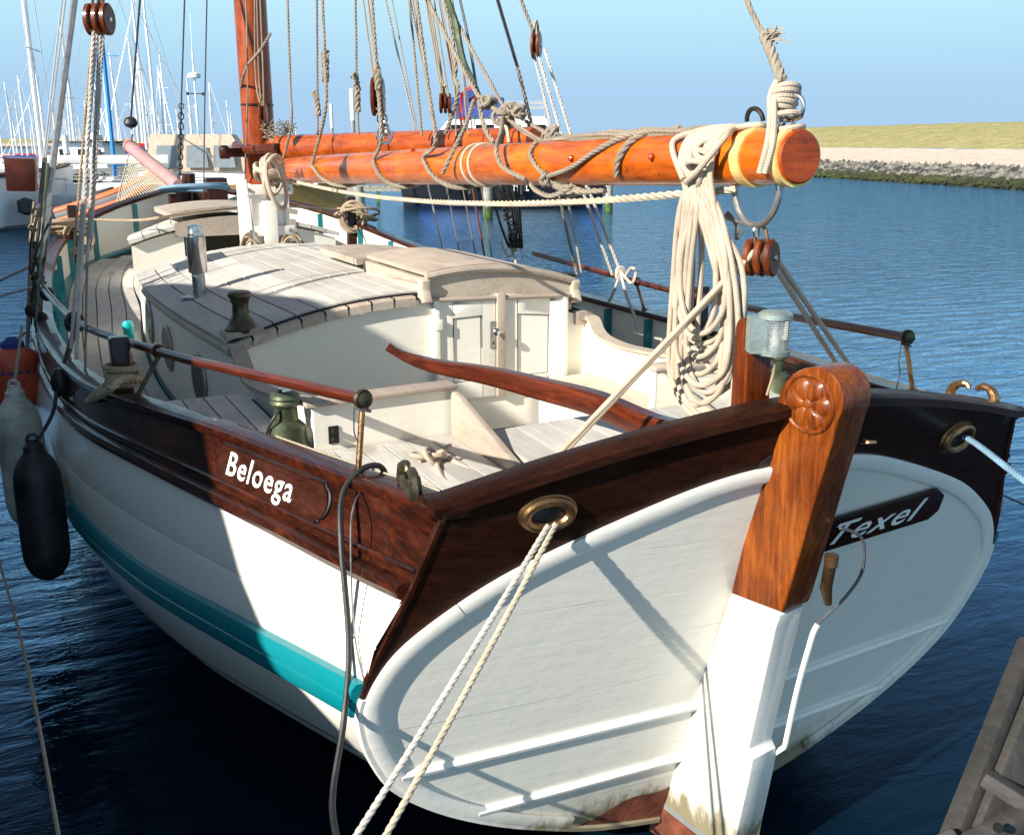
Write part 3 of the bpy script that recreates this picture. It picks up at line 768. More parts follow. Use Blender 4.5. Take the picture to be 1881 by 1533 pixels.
# side decks: planks run parallel to the rail, five each side, with a teal covering board outboard
for sx in (-1, 1):
    NP = 5
    for k in range(NP):
        def e(y, q): 
            xi, xo = cabx(y) + 0.02, capx(y) - 0.17; return xi + (xo - xi) * q
        lo, hi = k / NP, (k + 1) / NP
        f0 = (lambda y, q=lo: e(y, q)) if sx > 0 else (lambda y, q=hi: -e(y, q))
        f1 = (lambda y, q=hi: e(y, q)) if sx > 0 else (lambda y, q=lo: -e(y, q))
        plank_run(f0, f1, 5.78, 12.6, lambda x, y: deckz(y), nseg=26)
    f = lambda u, v, sx=sx: Vector((sx * (capx(5.78 + 8.6 * u) - 0.165 + 0.145 * v), 5.78 + 8.6 * u, deckz(5.78 + 8.6 * u) + 0.014))
    part(grid(f, 34, 1, thick=.03), 'waterway', M['teal'])
    # inside face of the bulwark and its teal frames
    f = lambda u, v, sx=sx: Vector((sx * (capx(5.4 + 9.5 * u) - 0.05), 5.4 + 9.5 * u, deckz(max(5.6, 5.4 + 9.5 * u)) + (interp(CAP, 5.4 + 9.5 * u, 2) - deckz(max(5.6, 5.4 + 9.5 * u)) - .02) * v))
    part(grid(f, 40, 2), 'inner_bulwark', M['cream'])
    for k in range(13):
        y = 6.1 + k * 0.68; 
        if y > 14.4: break
        x = capx(y) - 0.05; h = interp(CAP, y, 2) - deckz(y) - .03
        m = MB(); m.prism([(sx * x, y - .024, deckz(y) + .01), (sx * x, y + .024, deckz(y) + .01), (sx * x, y + .024, deckz(y) + h), (sx * x, y - .024, deckz(y) + h)], (-sx * .055, 0, 0))
        for i in (2, 3): pass
        part(m, 'bulwark_frame', M['teal'])
    # aft inner bulwark
    f = lambda u, v, sx=sx: Vector((sx * (capx(2.95 + 2.8 * u) - 0.055), 2.95 + 2.8 * u, ZA - .01 + (interp(CAP, 2.95 + 2.8 * u, 2) - ZA) * v))
    part(grid(f, 16, 1), 'inner_bulwark', M['darkx'])
# foredeck planks
NF = 14
for k in range(NF):
    def xr(y, q): return (q * 2 - 1) * (capx(y) - 0.17)
    yb = 14.3 - 0.9 * abs((k + .5) / NF * 2 - 1)
    plank_run(lambda y, q=k / NF: xr(y, q), lambda y, q=(k + 1) / NF: xr(y, q), 12.6, yb, lambda x, y: deckz(y) + .0, nseg=8)
plank_run(lambda y: -1.2, lambda y: 1.2, 10.2, 12.6, lambda x, y: deckz(y) - .01, name='mast_deck', nseg=4)
# aft deck planks: straight fore and aft, cut by the curve of the rail
W = 0.118
k = 0; x = -1.80
while x < 1.80:
    xa, xb = x, x + W; xm = (xa + xb) / 2; am = max(abs(xa), abs(xb))
    yb = 5.76 if am > 1.26 + W * .6 else 4.44
    # aft end: where the rail is wider than this plank
    y0 = 2.96
    yy = 2.96
    while yy < yb and capx(yy) - 0.07 < am: yy += 0.04
    ya = max(yy, rY(xm, ZA) + 0.09)
    if min(abs(xa), abs(xb)) < 0.56 and am < 0.66: x += W; continue
    if yb - ya > 0.15:
        plank_run(lambda y, a=xa: a, lambda y, b=xb: b, ya, yb, lambda x_, y: ZA, nseg=2)
    x += W
m = MB()
for sx in (-1, 1):   # covering boards along the rail of the aft deck and the riser of the step
    grid(lambda u, v: Vector((sx * (capx(2.95 + 2.8 * u) - 0.19 + 0.14 * v), 2.95 + 2.8 * u, ZA + 0.004)), 14, 1, mb=m)
part(m, 'covering_board', M['teak'])
m = MB()
for sx in (-1, 1): m.prism([(sx * 1.28, 5.765, ZA - .005), (sx * (capx(5.77) - .05), 5.765, ZA - .005), (sx * (capx(5.77) - .05), 5.765, 1.05), (sx * 1.28, 5.765, 1.05)], (0, -.02, 0))
part(m, 'deck_step', M['cream'])

# ------------------------------------------------------------------ cabin
YB, YF = 6.28, 10.35
def roofz(x, y):
    w = cabx(y); zc = 2.03 - 0.008 * (y - YB); zs = 1.80 - 0.004 * (y - YB); a = min(1.0, abs(x) / w); return zc - (zc - zs) * (a ** 2.1)
for sx in (-1, 1):
    f = lambda u, v, sx=sx: Vector((sx * cabx(YB + (YF - YB) * u), YB + (YF - YB) * u, 0.95 + (roofz(9, YB + (YF - YB) * u) - .03 - .95) * v))
    part(grid(f, 20, 3), 'cabin_side', M['cream'])
for sx in (-1, 1):
    f = lambda u, v, sx=sx: Vector((sx * (cabx(5.9 + (YF - 5.9) * u) + .012), 5.9 + (YF - 5.9) * u, deckz(5.9 + (YF - 5.9) * u) + .075 * v))
    part(grid(f, 20, 1, thick=.0), 'cabin_footing', M['teal'])
# front bulkhead
m = MB(); n = 20; w = cabx(YF)
vs = [];
for i in range(n + 1):
    x = -w + 2 * w * i / n; vs += [(x, YF, 1.0), (x, YF, roofz(x, YF) - .02)]
m.add(vs, [(2 * i, 2 * i + 2, 2 * i + 3, 2 * i + 1) for i in range(n)], smooth=False); part(m, 'cabin_front', M['cream'])
# aft bulkhead with the doorway to the right of the middle
m = MB(); DX0, DX1 = 0.05, 1.06
def bz(x): return roofz(x, YB) - .02
vs = []; 
for (a, b, zb) in ((-1.29, DX0, 1.0), (DX1, 1.29, 1.0)):
    n = 14
    for i in range(n):
        x0, x1 = a + (b - a) * i / n, a + (b - a) * (i + 1) / n
        m.add([(x0, YB, zb), (x1, YB, zb), (x1, YB, bz(x1)), (x0, YB, bz(x0))], [(0, 1, 2, 3)], smooth=False)
m.add([(DX0, YB, 1.0), (DX1, YB, 1.0), (DX1, YB, 1.30), (DX0, YB, 1.30)], [(0, 1, 2, 3)], smooth=False)
part(m, 'aft_bulkhead', M['cream'])
def door(x0, x1, ztop0, ztop1):
    y = YB - 0.004; m = MB(); zb = 1.30
    fr = 0.10
    def pz(x): return ztop0 + (ztop1 - ztop0) * (x - x0) / (x1 - x0)
    px0, px1, pb = x0 + fr, x1 - fr, zb + 0.12
    def ptop(x): return pz(x) - 0.13
    F = lambda pts: m.prism([(x, y, z) for x, z in pts], (0, -.022, 0))
    F([(x0, zb), (px0, zb), (px0, pz(px0)), (x0, pz(x0))]); F([(px1, zb), (x1, zb), (x1, pz(x1)), (px1, pz(px1))])
    F([(px0, zb), (px1, zb), (px1, pb), (px0, pb)]); F([(px0, ptop(px0)), (px1, ptop(px1)), (px1, pz(px1)), (px0, pz(px0))])
    d = part(m, 'door', M['cream'], bevel=.003)
    p = MB(); g = .012
    p.prism([(px0 + g, y, pb + g), (px1 - g, y, pb + g), (px1 - g, y, ptop(px1) - g), (px0 + g, y, ptop(px0) - g)], (0, -.012, 0))
    p.add([(x0, y + .002, zb), (x1, y + .002, zb), (x1, y + .002, pz(x1)), (x0, y + .002, pz(x0))], [(0, 1, 2, 3)], smooth=False)
    attach(p.build('door_panel', M['cream'], None), d); return d
dl = door(0.085, 0.505, 2.00, 2.01); dr = door(0.575, 1.03, 2.01, 1.965)
m = MB(); m.box((0.54, YB - .028, 1.66), (0.062, .05, 0.72)); part(m, 'door_post', M['teakx'], bevel=.004)
m = MB(); m.prism([(0.045, YB - .0, 1.3), (0.085, YB, 1.3), (0.085, YB, 2.0), (0.045, YB, 2.0)], (0, -.045, 0)); part(m, 'door_frame', M['cream'], bevel=.004); m = MB()
m.prism([(1.03, YB - .0, 1.3), (1.07, YB, 1.3), (1.07, YB, 1.965), (1.03, YB, 1.965)], (0, -.045, 0)); part(m, 'door_frame', M['cream'], bevel=.004)
for z in (1.84, 1.50): part(MB().box((0.075, YB - .05, z), (.05, .02, .07)), 'hinge', M['cream'], bevel=.003)
# handle plate, keyhole and knob
m = MB(); c = Vector((0.485, YB - .029, 1.735)); m.box(c, (.042, .010, .19)); hp = part(m, 'handle_plate', M['galv'], bevel=.008)
m = MB(); m.tube([c + Vector((0, 0, .03)), c + Vector((0, -.045, .03))], .008, 8); m.lathe(c + Vector((0, -.04, .03)), (0, -1, 0), [(0, .012), (.008, .024), (.02, .027), (.03, .02), (.036, .004)], 14)
attach(m.build('door_knob', M['steel'], None), hp)
m = MB(); m.box(c + Vector((0, -.006, -.055)), (.009, .004, .024)); attach(m.build('keyhole', M['black'], None), hp)
# roof planks
NPR = 18
m = MB()
grid(lambda u, v: Vector(((v * 2 - 1) * (cabx(YB + (YF - YB) * u) + .01), YB + (YF - YB) * u, roofz((v * 2 - 1) * cabx(YB + (YF - YB) * u), YB + (YF - YB) * u) - .008)), 16, 20, mb=m)
part(m, 'roof_bed', M['caulk'])
def rw(y): return cabx(y) - 0.0
for k in range(NPR):
    q0, q1 = k / NPR * 2 - 1, (k + 1) / NPR * 2 - 1
    f0 = lambda y, q=q0: q * rw(y) * (1.0 if abs(q) < .99 else 1.02); f1 = lambda y, q=q1: q * rw(y) * (1.0 if abs(q) < .99 else 1.02)
    plank_run(f0, f1, YB + 0.045, YF, lambda x, y: roofz(x, y) + 0.006, name='roof_plank', nseg=12, th=.03, gap=.0065)
# margin blocks along the aft edge, hung a little over the bulkhead
nb_ = 17
for k in range(nb_):
    q0, q1 = -1.02 + 2.04 * k / nb_, -1.02 + 2.04 * (k + 1) / nb_
    if q1 * 1.29 > -0.02 and q0 * 1.29 < 1.10: continue
    def f(u, v, q0=q0, q1=q1):
        x = (q0 + .006 + (q1 - q0 - .010) * u) * 1.29; P = [(YB + .035, .010), (YB - .030, .010), (YB - .040, 0.0), (YB - .040, -.050), (YB - .005, -.052)]
        i = min(3, int(v * 4)); t = v * 4 - i; a, b = P[i], P[i + 1]; return Vector((x, a[0] + (b[0] - a[0]) * t, roofz(x, YB) + a[1] + (b[1] - a[1]) * t))
    m = grid(f, 3, 4); 
    part(m, 'edge_block', M['teakx'])
m = MB(); P = [Vector((x, YB + .042, roofz(x, YB) + .014)) for x in [-1.30 + 1.27 * i / 16 for i in range(17)]]
m.tube(P, .011, 6); part(m, 'drip_strip', M['caulk']); m = MB(); P = [Vector((x, YB + .042, roofz(x, YB) + .014)) for x in [1.11 + .19 * i / 4 for i in range(5)]]; m.tube(P, .011, 6)
part(m, 'drip_strip', M['caulk'])
for sx in (-1, 1):    # rounded side mouldings of the roof
    P = [Vector((sx * (cabx(y) + .004), y, roofz(9, y) - .022)) for y in [YB - .03 + (YF - YB + .03) * i / 24 for i in range(25)]]
    part(MB().tube(P, .032, 10), 'roof_moulding', M['teakx'])
# portholes
for sx in (-1, 1):
    for y, zc_ in ((7.12, 1.433), (8.19, 1.466), (9.12, 1.535)):
        tang = Vector((sx * (cabx(y + .1) - cabx(y - .1)), .2, 0)).normalized(); nrm = Vector((sx * tang.y, -tang.x * sx, 0))
        if nrm.x * sx < 0: nrm = -nrm
        c = Vector((sx * (cabx(y) + .008), y, zc_)); r = .172
        m = MB(); m.torus(c, nrm, r, .014, 32, 8); ph = part(m, 'porthole', M['galv'])
        m = MB(); m.lathe(c - nrm * .004, nrm, [(0, r), (.014, r - .004)], 32); attach(m.build('pane', M['glass'], None), ph)
# companion hatch: sliding lid on runners
HX0, HX1, HY1 = 0.03, 1.10, 7.55
def lidz(x): 
    t = (x - HX0) / (HX1 - HX0); return 2.155 + 0.075 * (1 - (2 * t - 1) ** 2) - 0.09 * t
for k in range(6):
    q0, q1 = k / 6, (k + 1) / 6
    plank_run(lambda y, q=q0: HX0 + (HX1 - HX0) * q, lambda y, q=q1: HX0 + (HX1 - HX0) * q, YB + .02, HY1, lambda x, y: lidz(x), name='hatch_plank', nseg=2, gap=.001, th=.03, mat='teakx')
for x, zt in ((HX0, 2.14), (HX1, 2.05)):
    m = MB(); m.prism([(x - .02, YB + .0, roofz(x, YB)), (x - .02, YB + .0, zt), (x - .02, HY1 + .02, zt), (x - .02, HY1 + .02, roofz(x, HY1) - .02)], (.04, 0, 0)); part(m, 'hatch_side', M['teakx'])
m = MB(); n = 16; V = []
for i in range(n + 1):
    x = HX0 - .02 + (HX1 - HX0 + .04) * i / n; V += [Vector((x, YB - .012, 1.995 - .035 * (i / n))), Vector((x, YB - .012, lidz(x) - .022))]
m.add(V, [(2 * i, 2 * i + 2, 2 * i + 3, 2 * i + 1) for i in range(n)], smooth=False); part(m, 'hatch_face', M['teakx'])
P = [Vector((HX0 - .03 + (HX1 - HX0 + .06) * i / 16, YB - .02, lidz(HX0 + (HX1 - HX0) * i / 16) + .002)) for i in range(17)]
part(MB().tube(P, .026, 8), 'hatch_edge', M['teakx'])
P = [Vector((HX0 - .02 + (HX1 - HX0 + .04) * i / 16, YB - .03, 2.005 - .035 * i / 16)) for i in range(17)]
part(MB().tube(P, .016, 8), 'hatch_sill', M['teakx'])
for x, z in ((HX0 - .04, 2.06), (HX1 + .03, 1.99)):   # carved runner ends
    m = MB(); m.prism([(x - .03, YB - .09, z - .06), (x - .03, YB + .05, z - .09), (x - .03, YB + .55, z - .02), (x - .03, YB + .55, z + .03), (x - .03, YB + .05, z + .05), (x - .03, YB + .0, z + .10), (x - .03, YB - .06, z + .08), (x - .03, YB - .05, z + .02)], (.06, 0, 0))
    part(m, 'runner_end', M['teakx'], bevel=.012)
# second lower runner hatch seam boards in front of the lid (garage)
m = MB(); grid(lambda u, v: Vector((HX0 - .05 + (HX1 - HX0 + .1) * v, HY1 + .1 + 1.0 * u, roofz(HX0 + (HX1 - HX0) * v, HY1) + .075 + .03 * (1 - (2 * v - 1) ** 2))), 3, 10, thick=.05, mb=m)
part(m, 'hatch_garage', M['teakx'])
# round deck plate
P0 = ax(538, 469, 0.0)
yv = 9.35; m = MB(); m.lathe((-.42, yv, roofz(-.42, yv) + .008), (0, 0.03, 1), [(0, .15), (.010, .15), (.014, .13), (.010, .115), (.012, .0)], 28); part(m, 'deck_plate', M['galv'])
# stove pipe
cp = Vector((-1.16, 8.0, roofz(-1.16, 8.0)))
m = MB(); m.lathe(cp + Vector((0, 0, .012)), (0, .05, 1), [(0, .145), (.012, .14), (.014, .05), (.20, .048)], 22); sp = part(m, 'stove_pipe', M['galv'])
m = MB(); m.lathe(cp + Vector((0, 0, .20)), (0, .0, 1), [(0, .066), (.01, .072), (.27, .072), (.275, .06), (.30, .06), (.305, .058), (.35, .055), (.36, .02)], 24); attach(m.build('cowl', M['steel'], None), sp)
# roof winches
def winch(c, s=1.0, mat='oldbronze', name='winch', up=(0, 0, 1)):
    c = Vector(c); m = MB(); m.lathe(c, up, [(0, .085 * s), (.018 * s, .088 * s), (.03 * s, .075 * s), (.06 * s, .06 * s), (.09 * s, .044 * s), (.14 * s, .041 * s), (.17 * s, .05 * s), (.185 * s, .062 * s), (.20 * s, .062 * s), (.21 * s, .05 * s), (.205 * s, .02 * s)], 20)
    return part(m, name, M[mat])
w1 = Vector((-1.19, 6.40, roofz(-1.19, 6.40) + .0)); m = MB(); m.prism([(w1.x - .12, w1.y - .10, w1.z - .0), (w1.x + .12, w1.y - .10, w1.z + .03), (w1.x + .12, w1.y + .12, w1.z + .03), (w1.x - .12, w1.y + .12, w1.z)], (0, 0, .04))
part(m, 'winch_base', M['teakx'], bevel=.01); winch(w1 + Vector((0, 0, .035)), 1.2)
w2 = Vector((1.20, 6.50, 1.83)); winch(w2, 1.25, 'patina')
m = MB(); m.box((1.22, 6.33, 1.80), (.16, .14, .10)); part(m, 'winch_base', M['teakx'], bevel=.01)

# --- cockpit: coamings, well, aft lockers
for sx in (-1, 1):
    prof = [(6.30, 1.80), (6.18, 1.77), (6.05, 1.70), (5.92, 1.655), (5.7, 1.66), (5.2, 1.72), (4.8, 1.79), (4.46, 1.845)] if sx < 0 else [(6.30, 1.80), (6.2, 1.78), (6.12, 1.70), (5.98, 1.665), (5.7, 1.66), (5.2, 1.70), (4.8, 1.76), (4.46, 1.815)]
    n = len(prof); m = MB(); vs = []
    PP = smooth([Vector((0, a, b)) for a, b in prof], 4)
    for p in PP: vs += [(sx * 1.285, p.y, .98), (sx * 1.285, p.y, p.z), (sx * 1.235, p.y, p.z), (sx * 1.235, p.y, .98)]
    m.add(vs, [(4 * i + j, 4 * i + 4 + j, 4 * i + 4 + (j + 1) % 4, 4 * i + (j + 1) % 4) for i in range(len(PP) - 1) for j in range(4)] + [tuple(range(4)), tuple(range(len(vs) - 4, len(vs)))], smooth=False)
    part(m, 'coaming_side', M['cream'])
    m = MB(); vs = []
    for p in PP: vs += [(sx * 1.31, p.y, p.z), (sx * 1.31, p.y, p.z + .022), (sx * 1.21, p.y, p.z + .022), (sx * 1.21, p.y, p.z)]
    m.add(vs, [(4 * i + j, 4 * i + 4 + j, 4 * i + 4 + (j + 1) % 4, 4 * i + (j + 1) % 4) for i in range(len(PP) - 1) for j in range(4)] + [tuple(range(4)), tuple(range(len(vs) - 4, len(vs)))], smooth=False)
    part(m, 'coaming_cap', M['teakx'])
    # the athwartships end of the coaming
    m = MB(); zt = 1.845 if sx < 0 else 1.815
    xi = .60; m.prism([(sx * 1.290, 4.455, 1.0), (sx * xi, 4.455, 1.0), (sx * xi, 4.455, zt + .01), (sx * 1.290, 4.455, zt)], (0, .058, 0)); part(m, 'coaming_end', M['cream'])
    m = MB(); m.prism([(sx * 1.33, 4.425, zt), (sx * (xi - .02), 4.425, zt + .012), (sx * (xi - .02), 4.425, zt + .036), (sx * 1.33, 4.425, zt + .024)], (0, .13, 0)); part(m, 'coaming_cap', M['teakx'], bevel=.008)
    # sloping cheek boards that run aft from the coaming
    m = MB(); P = [(4.42, zt - .01), (4.40, zt + .01), (4.33, zt - .00), (3.55, 1.63), (3.40, ZA + .003), (4.42, ZA + .003)]
    m.prism([(sx * .62, a, b) for a, b in P], (-sx * .035, 0, 0)); part(m, 'cheek_board', M['teakx'], bevel=.006)
    # cockpit side benches
    m = MB(); m.prism([(sx * 1.235, 4.51, 1.38), (sx * .80, 4.51, 1.36), (sx * .80, 6.2, 1.36), (sx * 1.235, 6.2, 1.38)], (0, 0, .03)); part(m, 'bench', M['teakx'])
    m = MB(); m.prism([(sx * .82, 4.51, 1.36), (sx * .82, 6.2, 1.36), (sx * .82, 6.2, 1.0), (sx * .82, 4.51, 1.0)], (sx * .02, 0, 0)); part(m, 'bench_front', M['cream'])
m = MB(); m.add([(-1.25, 3.4, 1.0), (1.25, 3.4, 1.0), (1.25, 6.3, 1.0), (-1.25, 6.3, 1.0)], [(0, 1, 2, 3)], smooth=False); part(m, 'cockpit_sole', M['greybw'])
# aft locker with its sloping planked lid in the middle
m = MB()
m.prism([(-.58, 4.05, 1.0), (.58, 4.05, 1.0), (.58, 4.05, 1.60), (-.58, 4.05, 1.60)], (0, -.03, 0)); part(m, 'locker_front', M['cream'])
LK = [(-.56 + 1.12 * k / 7, -.56 + 1.12 * (k + 1) / 7) for k in range(7)]
for a, b in LK:
    plank_run(lambda y, a=a: a, lambda y, b=b: b, rY(0, 1.6) + .10, 4.16, lambda x, y: 1.655 + .03 * (y - 3) - .05 * x * x, name='locker_plank', nseg=3, gap=.0022, mat='teak')
m = MB(); m.box((0.0, 4.175, 1.685), (1.10, .04, .035)); part(m, 'locker_edge', M['teakx'], bevel=.012)
m = MB(); m.prism([(0.62, 3.35, ZA), (1.28, 3.35, ZA), (1.28, 4.35, ZA), (.62, 4.35, ZA)], (0, 0, .07)); part(m, 'side_locker', M['teak'], bevel=.01)
m = MB(); m.box((1.0, 4.36, 1.70), (.55, .05, .14)); part(m, 'side_locker_front', M['cream'])
# fittings on the coaming: two black sockets and the bilge outlet
m = MB(); c = Vector((-1.30, 5.02, 1.63)); m.lathe(c, (-1, 0, 0), [(0, .03), (.03, .03), (.04, .02)], 14); m.lathe(c + Vector((0, -.02, -.07)), (-1, 0, 0), [(0, .028), (.03, .028), (.035, .01)], 14); part(m, 'socket', M['black'])
m = MB(); c = Vector((-1.20, 4.455, 1.70)); m.box(c, (.05, .014, .085)); m.lathe(c + Vector((0, -.0, .018)), (0, -1, 0), [(0, .017), (.03, .015)], 12); m.lathe(c + Vector((0, 0, -.02)), (0, -1, 0), [(0, .017), (.03, .015)], 12); part(m, 'outlet', M['blackm'], bevel=.004)
# aft winches
def big_winch(c, name='sheet_winch', mat='patina'):
    c = Vector(c); m = MB(); m.lathe(c, (0, 0, 1), [(0, .100), (.06, .100), (.07, .094), (.075, .092), (.15, .086), (.18, .055), (.24, .052), (.25, .066), (.262, .070), (.275, .062), (.285, .070), (.30, .066), (.31, .05), (.318, .02)], 26)
    o = part(m, name, M[mat]); m = MB(); m.lathe(c + Vector((0, 0, .317)), (0, 0, 1), [(0, .03), (.010, .028), (.012, .01)], 14); attach(m.build('drum_cap', M['steel'], None), o)
    m = MB(); m.tube(smooth([c + Vector((.05, .03, .27)), c + Vector((-.06, -.05, .22)), c + Vector((-.105, -.02, .10)), c + Vector((-.09, -.07, .01)), c + Vector((.0, -.12, .0))], 5), .007, 6); attach(m.build('cord', M['black'], None), o)
big_winch(az(530, 838, ZA)); big_winch((1.33, 4.35, ZA))
# teal belaying bollard on the side deck
m = MB(); c = Vector((-1.50, 10.0, 1.17)); m.lathe(c, (0, 0, 1), [(0, .05), (.16, .045), (.20, .055), (.24, .04)], 12); part(m, 'bollard', plain('bright_teal', (0.0, .42, .42), .4))

# --- forward house
FY0, FY1 = 12.1, 14.0
def fx(y): return interp([(12.1, 1.17), (12.7, 1.08), (13.3, .88), (14.0, .45)], y)
def fz(x, y): a = abs(x) / max(fx(y), .1); return 2.12 - .0 * (y - 12) - .20 * min(1, a) ** 2.2
m = MB()
for sx in (-1, 1): grid(lambda u, v, sx=sx: Vector((sx * fx(FY0 + (FY1 - FY0) * u), FY0 + (FY1 - FY0) * u, 1.35 + (fz(9, FY0) - .03 - 1.35) * v)), 10, 1, mb=m)
part(m, 'forward_house_side', M['cream'])
for a, b in ((-1.17, -.60), (.55, 1.17)):
    m = MB()
    for i in range(8):
        x0 = a + (b - a) * i / 8; x1 = a + (b - a) * (i + 1) / 8; m.add([(x0, FY0, 1.3), (x1, FY0, 1.3), (x1, FY0, fz(x1, FY0) - .02), (x0, FY0, fz(x0, FY0) - .02)], [(0, 1, 2, 3)], smooth=False)
    part(m, 'forward_bulkhead', M['cream'])

m = MB(); m.add([(-.62, FY0 + .5, 1.3), (.58, FY0 + .5, 1.3), (.58, FY0 + .5, 2.1), (-.62, FY0 + .5, 2.1)], [(0, 1, 2, 3)], smooth=False); part(m, 'companionway_shade', plain('cabin_darkness', (.05, .045, .035), .9))  # flat dark sheet, the shade of the interior put into its colour
for k in range(14):
    q0, q1 = k / 14 * 2 - 1, (k + 1) / 14 * 2 - 1
    plank_run(lambda y, q=q0: q * fx(y) * 1.03, lambda y, q=q1: q * fx(y) * 1.03, FY0 - .06, FY1, lambda x, y: fz(x, y) + .01, name='house_plank', nseg=8, th=.045)
m = MB(); 
grid(lambda u, v: Vector((-.72 + 1.42 * v, 12.02 + 1.35 * u, fz(0, 12) + .02 + .12 * (1 - (2 * v - 1) ** 2 * .55))), 2, 14, thick=.06, mb=m); part(m, 'house_hatch', M['teakx'])
m = MB(); V = []
for i in range(15):
    x = -.70 + 1.38 * i / 14; v = i / 14; V += [Vector((x, 12.03, 1.99)), Vector((x, 12.03, fz(0, 12) + .0 + .12 * (1 - (2 * v - 1) ** 2 * .55) - .03))]
m.add(V, [(2 * i, 2 * i + 2, 2 * i + 3, 2 * i + 1) for i in range(14)], smooth=False); part(m, 'house_hatch_face', M['teakx'])

# ------------------------------------------------------------------ rudder, tiller, lantern post
PHI = radians(10)
def rud(a, t, z):     # a aft of the hinge line, t to starboard, z up
    yf = 2.825 - 0.235 * (z - 1.37) if z > 1.37 else 2.825 + 0.345 * (1.37 - z)
    return Vector((-.085 + a * sin(PHI) + t * cos(PHI), yf - a * cos(PHI) + t * sin(PHI), z))
TB = 0.078
m = MB(); prof = [(0.0, 1.36), (0.0, 1.9), (0.015, 2.06)]
HC, HR = (0.125, 2.175), 0.128
for i in range(19):
    a = radians(200 - 215 * i / 18); prof.append((HC[0] - cos(pi - a) * HR * 1 if False else HC[0] + cos(a) * HR, HC[1] + sin(a) * HR))
prof += [(0.250, 2.06), (0.246, 1.88), (0.243, 1.42), (0.238, 1.375)]
def rprism(prof, t0, t1, ease=0.0):
    m = MB(); n = len(prof); vs = [rud(a, t0, z) for a, z in prof] + [rud(a, t1, z) for a, z in prof]
    m.add(vs, [tuple(range(n)), tuple(range(2 * n - 1, n - 1, -1))] + [(i, i + n, (i + 1) % n + n, (i + 1) % n) for i in range(n)], smooth=False); return m
rh = part(rprism(prof, -TB, TB), 'rudder_head', M['rudder'], bevel=.010, seg=3)
# carved rosette
c = rud(HC[0], -TB - .002, HC[1]); e1 = (rud(HC[0] + .1, -TB, HC[1]) - rud(HC[0], -TB, HC[1])).normalized(); e3 = Vector((0, -.2, 1)).normalized(); e3 = (e3 - e1 * e3.dot(e1)).normalized(); nn = e3.cross(e1); nn = nn if nn.x < 0 else -nn
m = MB(); m.torus(c, nn, .098, .008, 40, 8, up=e1); ro = part(m, 'rosette', M['rudder'])
def petals():
    R = 44; C = 60; vs = []; fs = []
    for i in range(R // 2 + 1):
        r = 0.092 * i / (R // 2)
        for k in range(C):
            a = 2 * pi * k / C; lobe = abs(cos(3 * a)); edge = 0.066 + .024 * lobe ** .8; q = r / .092
            h = 0
            if r < edge:
                h = .016 * (sin(min(1, r / edge) * pi) ** .6) * (0.35 + .65 * lobe ** .5)
            if r < .020: h = .014 * sqrt(max(0, 1 - (r / .022) ** 2))
            vs.append(c + (e1 * cos(a) + e3 * sin(a)) * r + nn * (h + .001))
    for i in range(R // 2):
        for k in range(C): fs.append((i * C + k, i * C + (k + 1) % C, (i + 1) * C + (k + 1) % C, (i + 1) * C + k))
    return MB().add(vs, fs)
attach(petals().build('petal_carving', M['rudder'], None), ro)
# white blade below
prof = [(0.004, 1.365), (0.234, 1.36), (0.236, 1.30), (0.318, 0.72), (0.352, 0.69), (0.368, 0.60), (0.430, 0.18), (0.53, -.4), (0.0, -.4), (0.0, 0.17)]
part(rprism(prof, -TB + .004, TB - .010), 'rudder_blade', M['white'], bevel=.008)
m = rprism([(0.0, 0.172), (0.436, 0.145), (0.55, -.42), (0.0, -.42)], -TB + .001, TB - .007); part(m, 'rudder_foot', M['antifoul'])
m = rprism([(0.0, 0.205), (0.432, 0.178), (0.438, 0.147), (0.0, 0.174)], -TB + .0015, TB - .0075); part(m, 'rudder_boot_line', M['greybw'])
m = MB(); m.tube([rud(.30, TB - .0 - .04, 1.60), rud(.30, TB - .02, 1.47), rud(.315, TB, 1.40)][::1], [.022, .022, .014], 12); m.lathe(rud(.30, TB - .04, 1.60), (0, 0, 1), [(-.03, .024), (.012, .026), (.014, .01)], 14); part(m, 'socket_tube', M['bronze'])
m = MB(); p = rud(.19, TB, 2.02); m.tube([p, p + Vector((.05, -.02, 0))], .006, 6); m.torus(p + Vector((.085, -.035, -.002)), (0.1, .2, 1), .022, .007, 16, 6, sx=1.4); part(m, 'eye_bolt', M['bronze'])
# hand worked cable from the socket into its white conduit
K = smooth([rud(.27, TB + .01, 1.70), rud(.30, TB + .12, 1.64), rud(.32, TB + .155, 1.50), rud(.30, TB + .13, 1.38), rud(.28, TB + .05, 1.27), rud(.30, TB + .02, 1.16), rud(.33, TB + .012, .95), rud(.375, TB + .008, .70)], 6)
part(MB().tube(K[:26], .006, 6), 'stern_light_cable', M['wire'])
part(MB().tube(K[24:] + [rud(.345, TB + .004, .64), rud(.355, TB + .004, .58), rud(.40, TB + .004, .3), rud(.48, TB, -.1)], .011, 8), 'cable_conduit', M['white'])

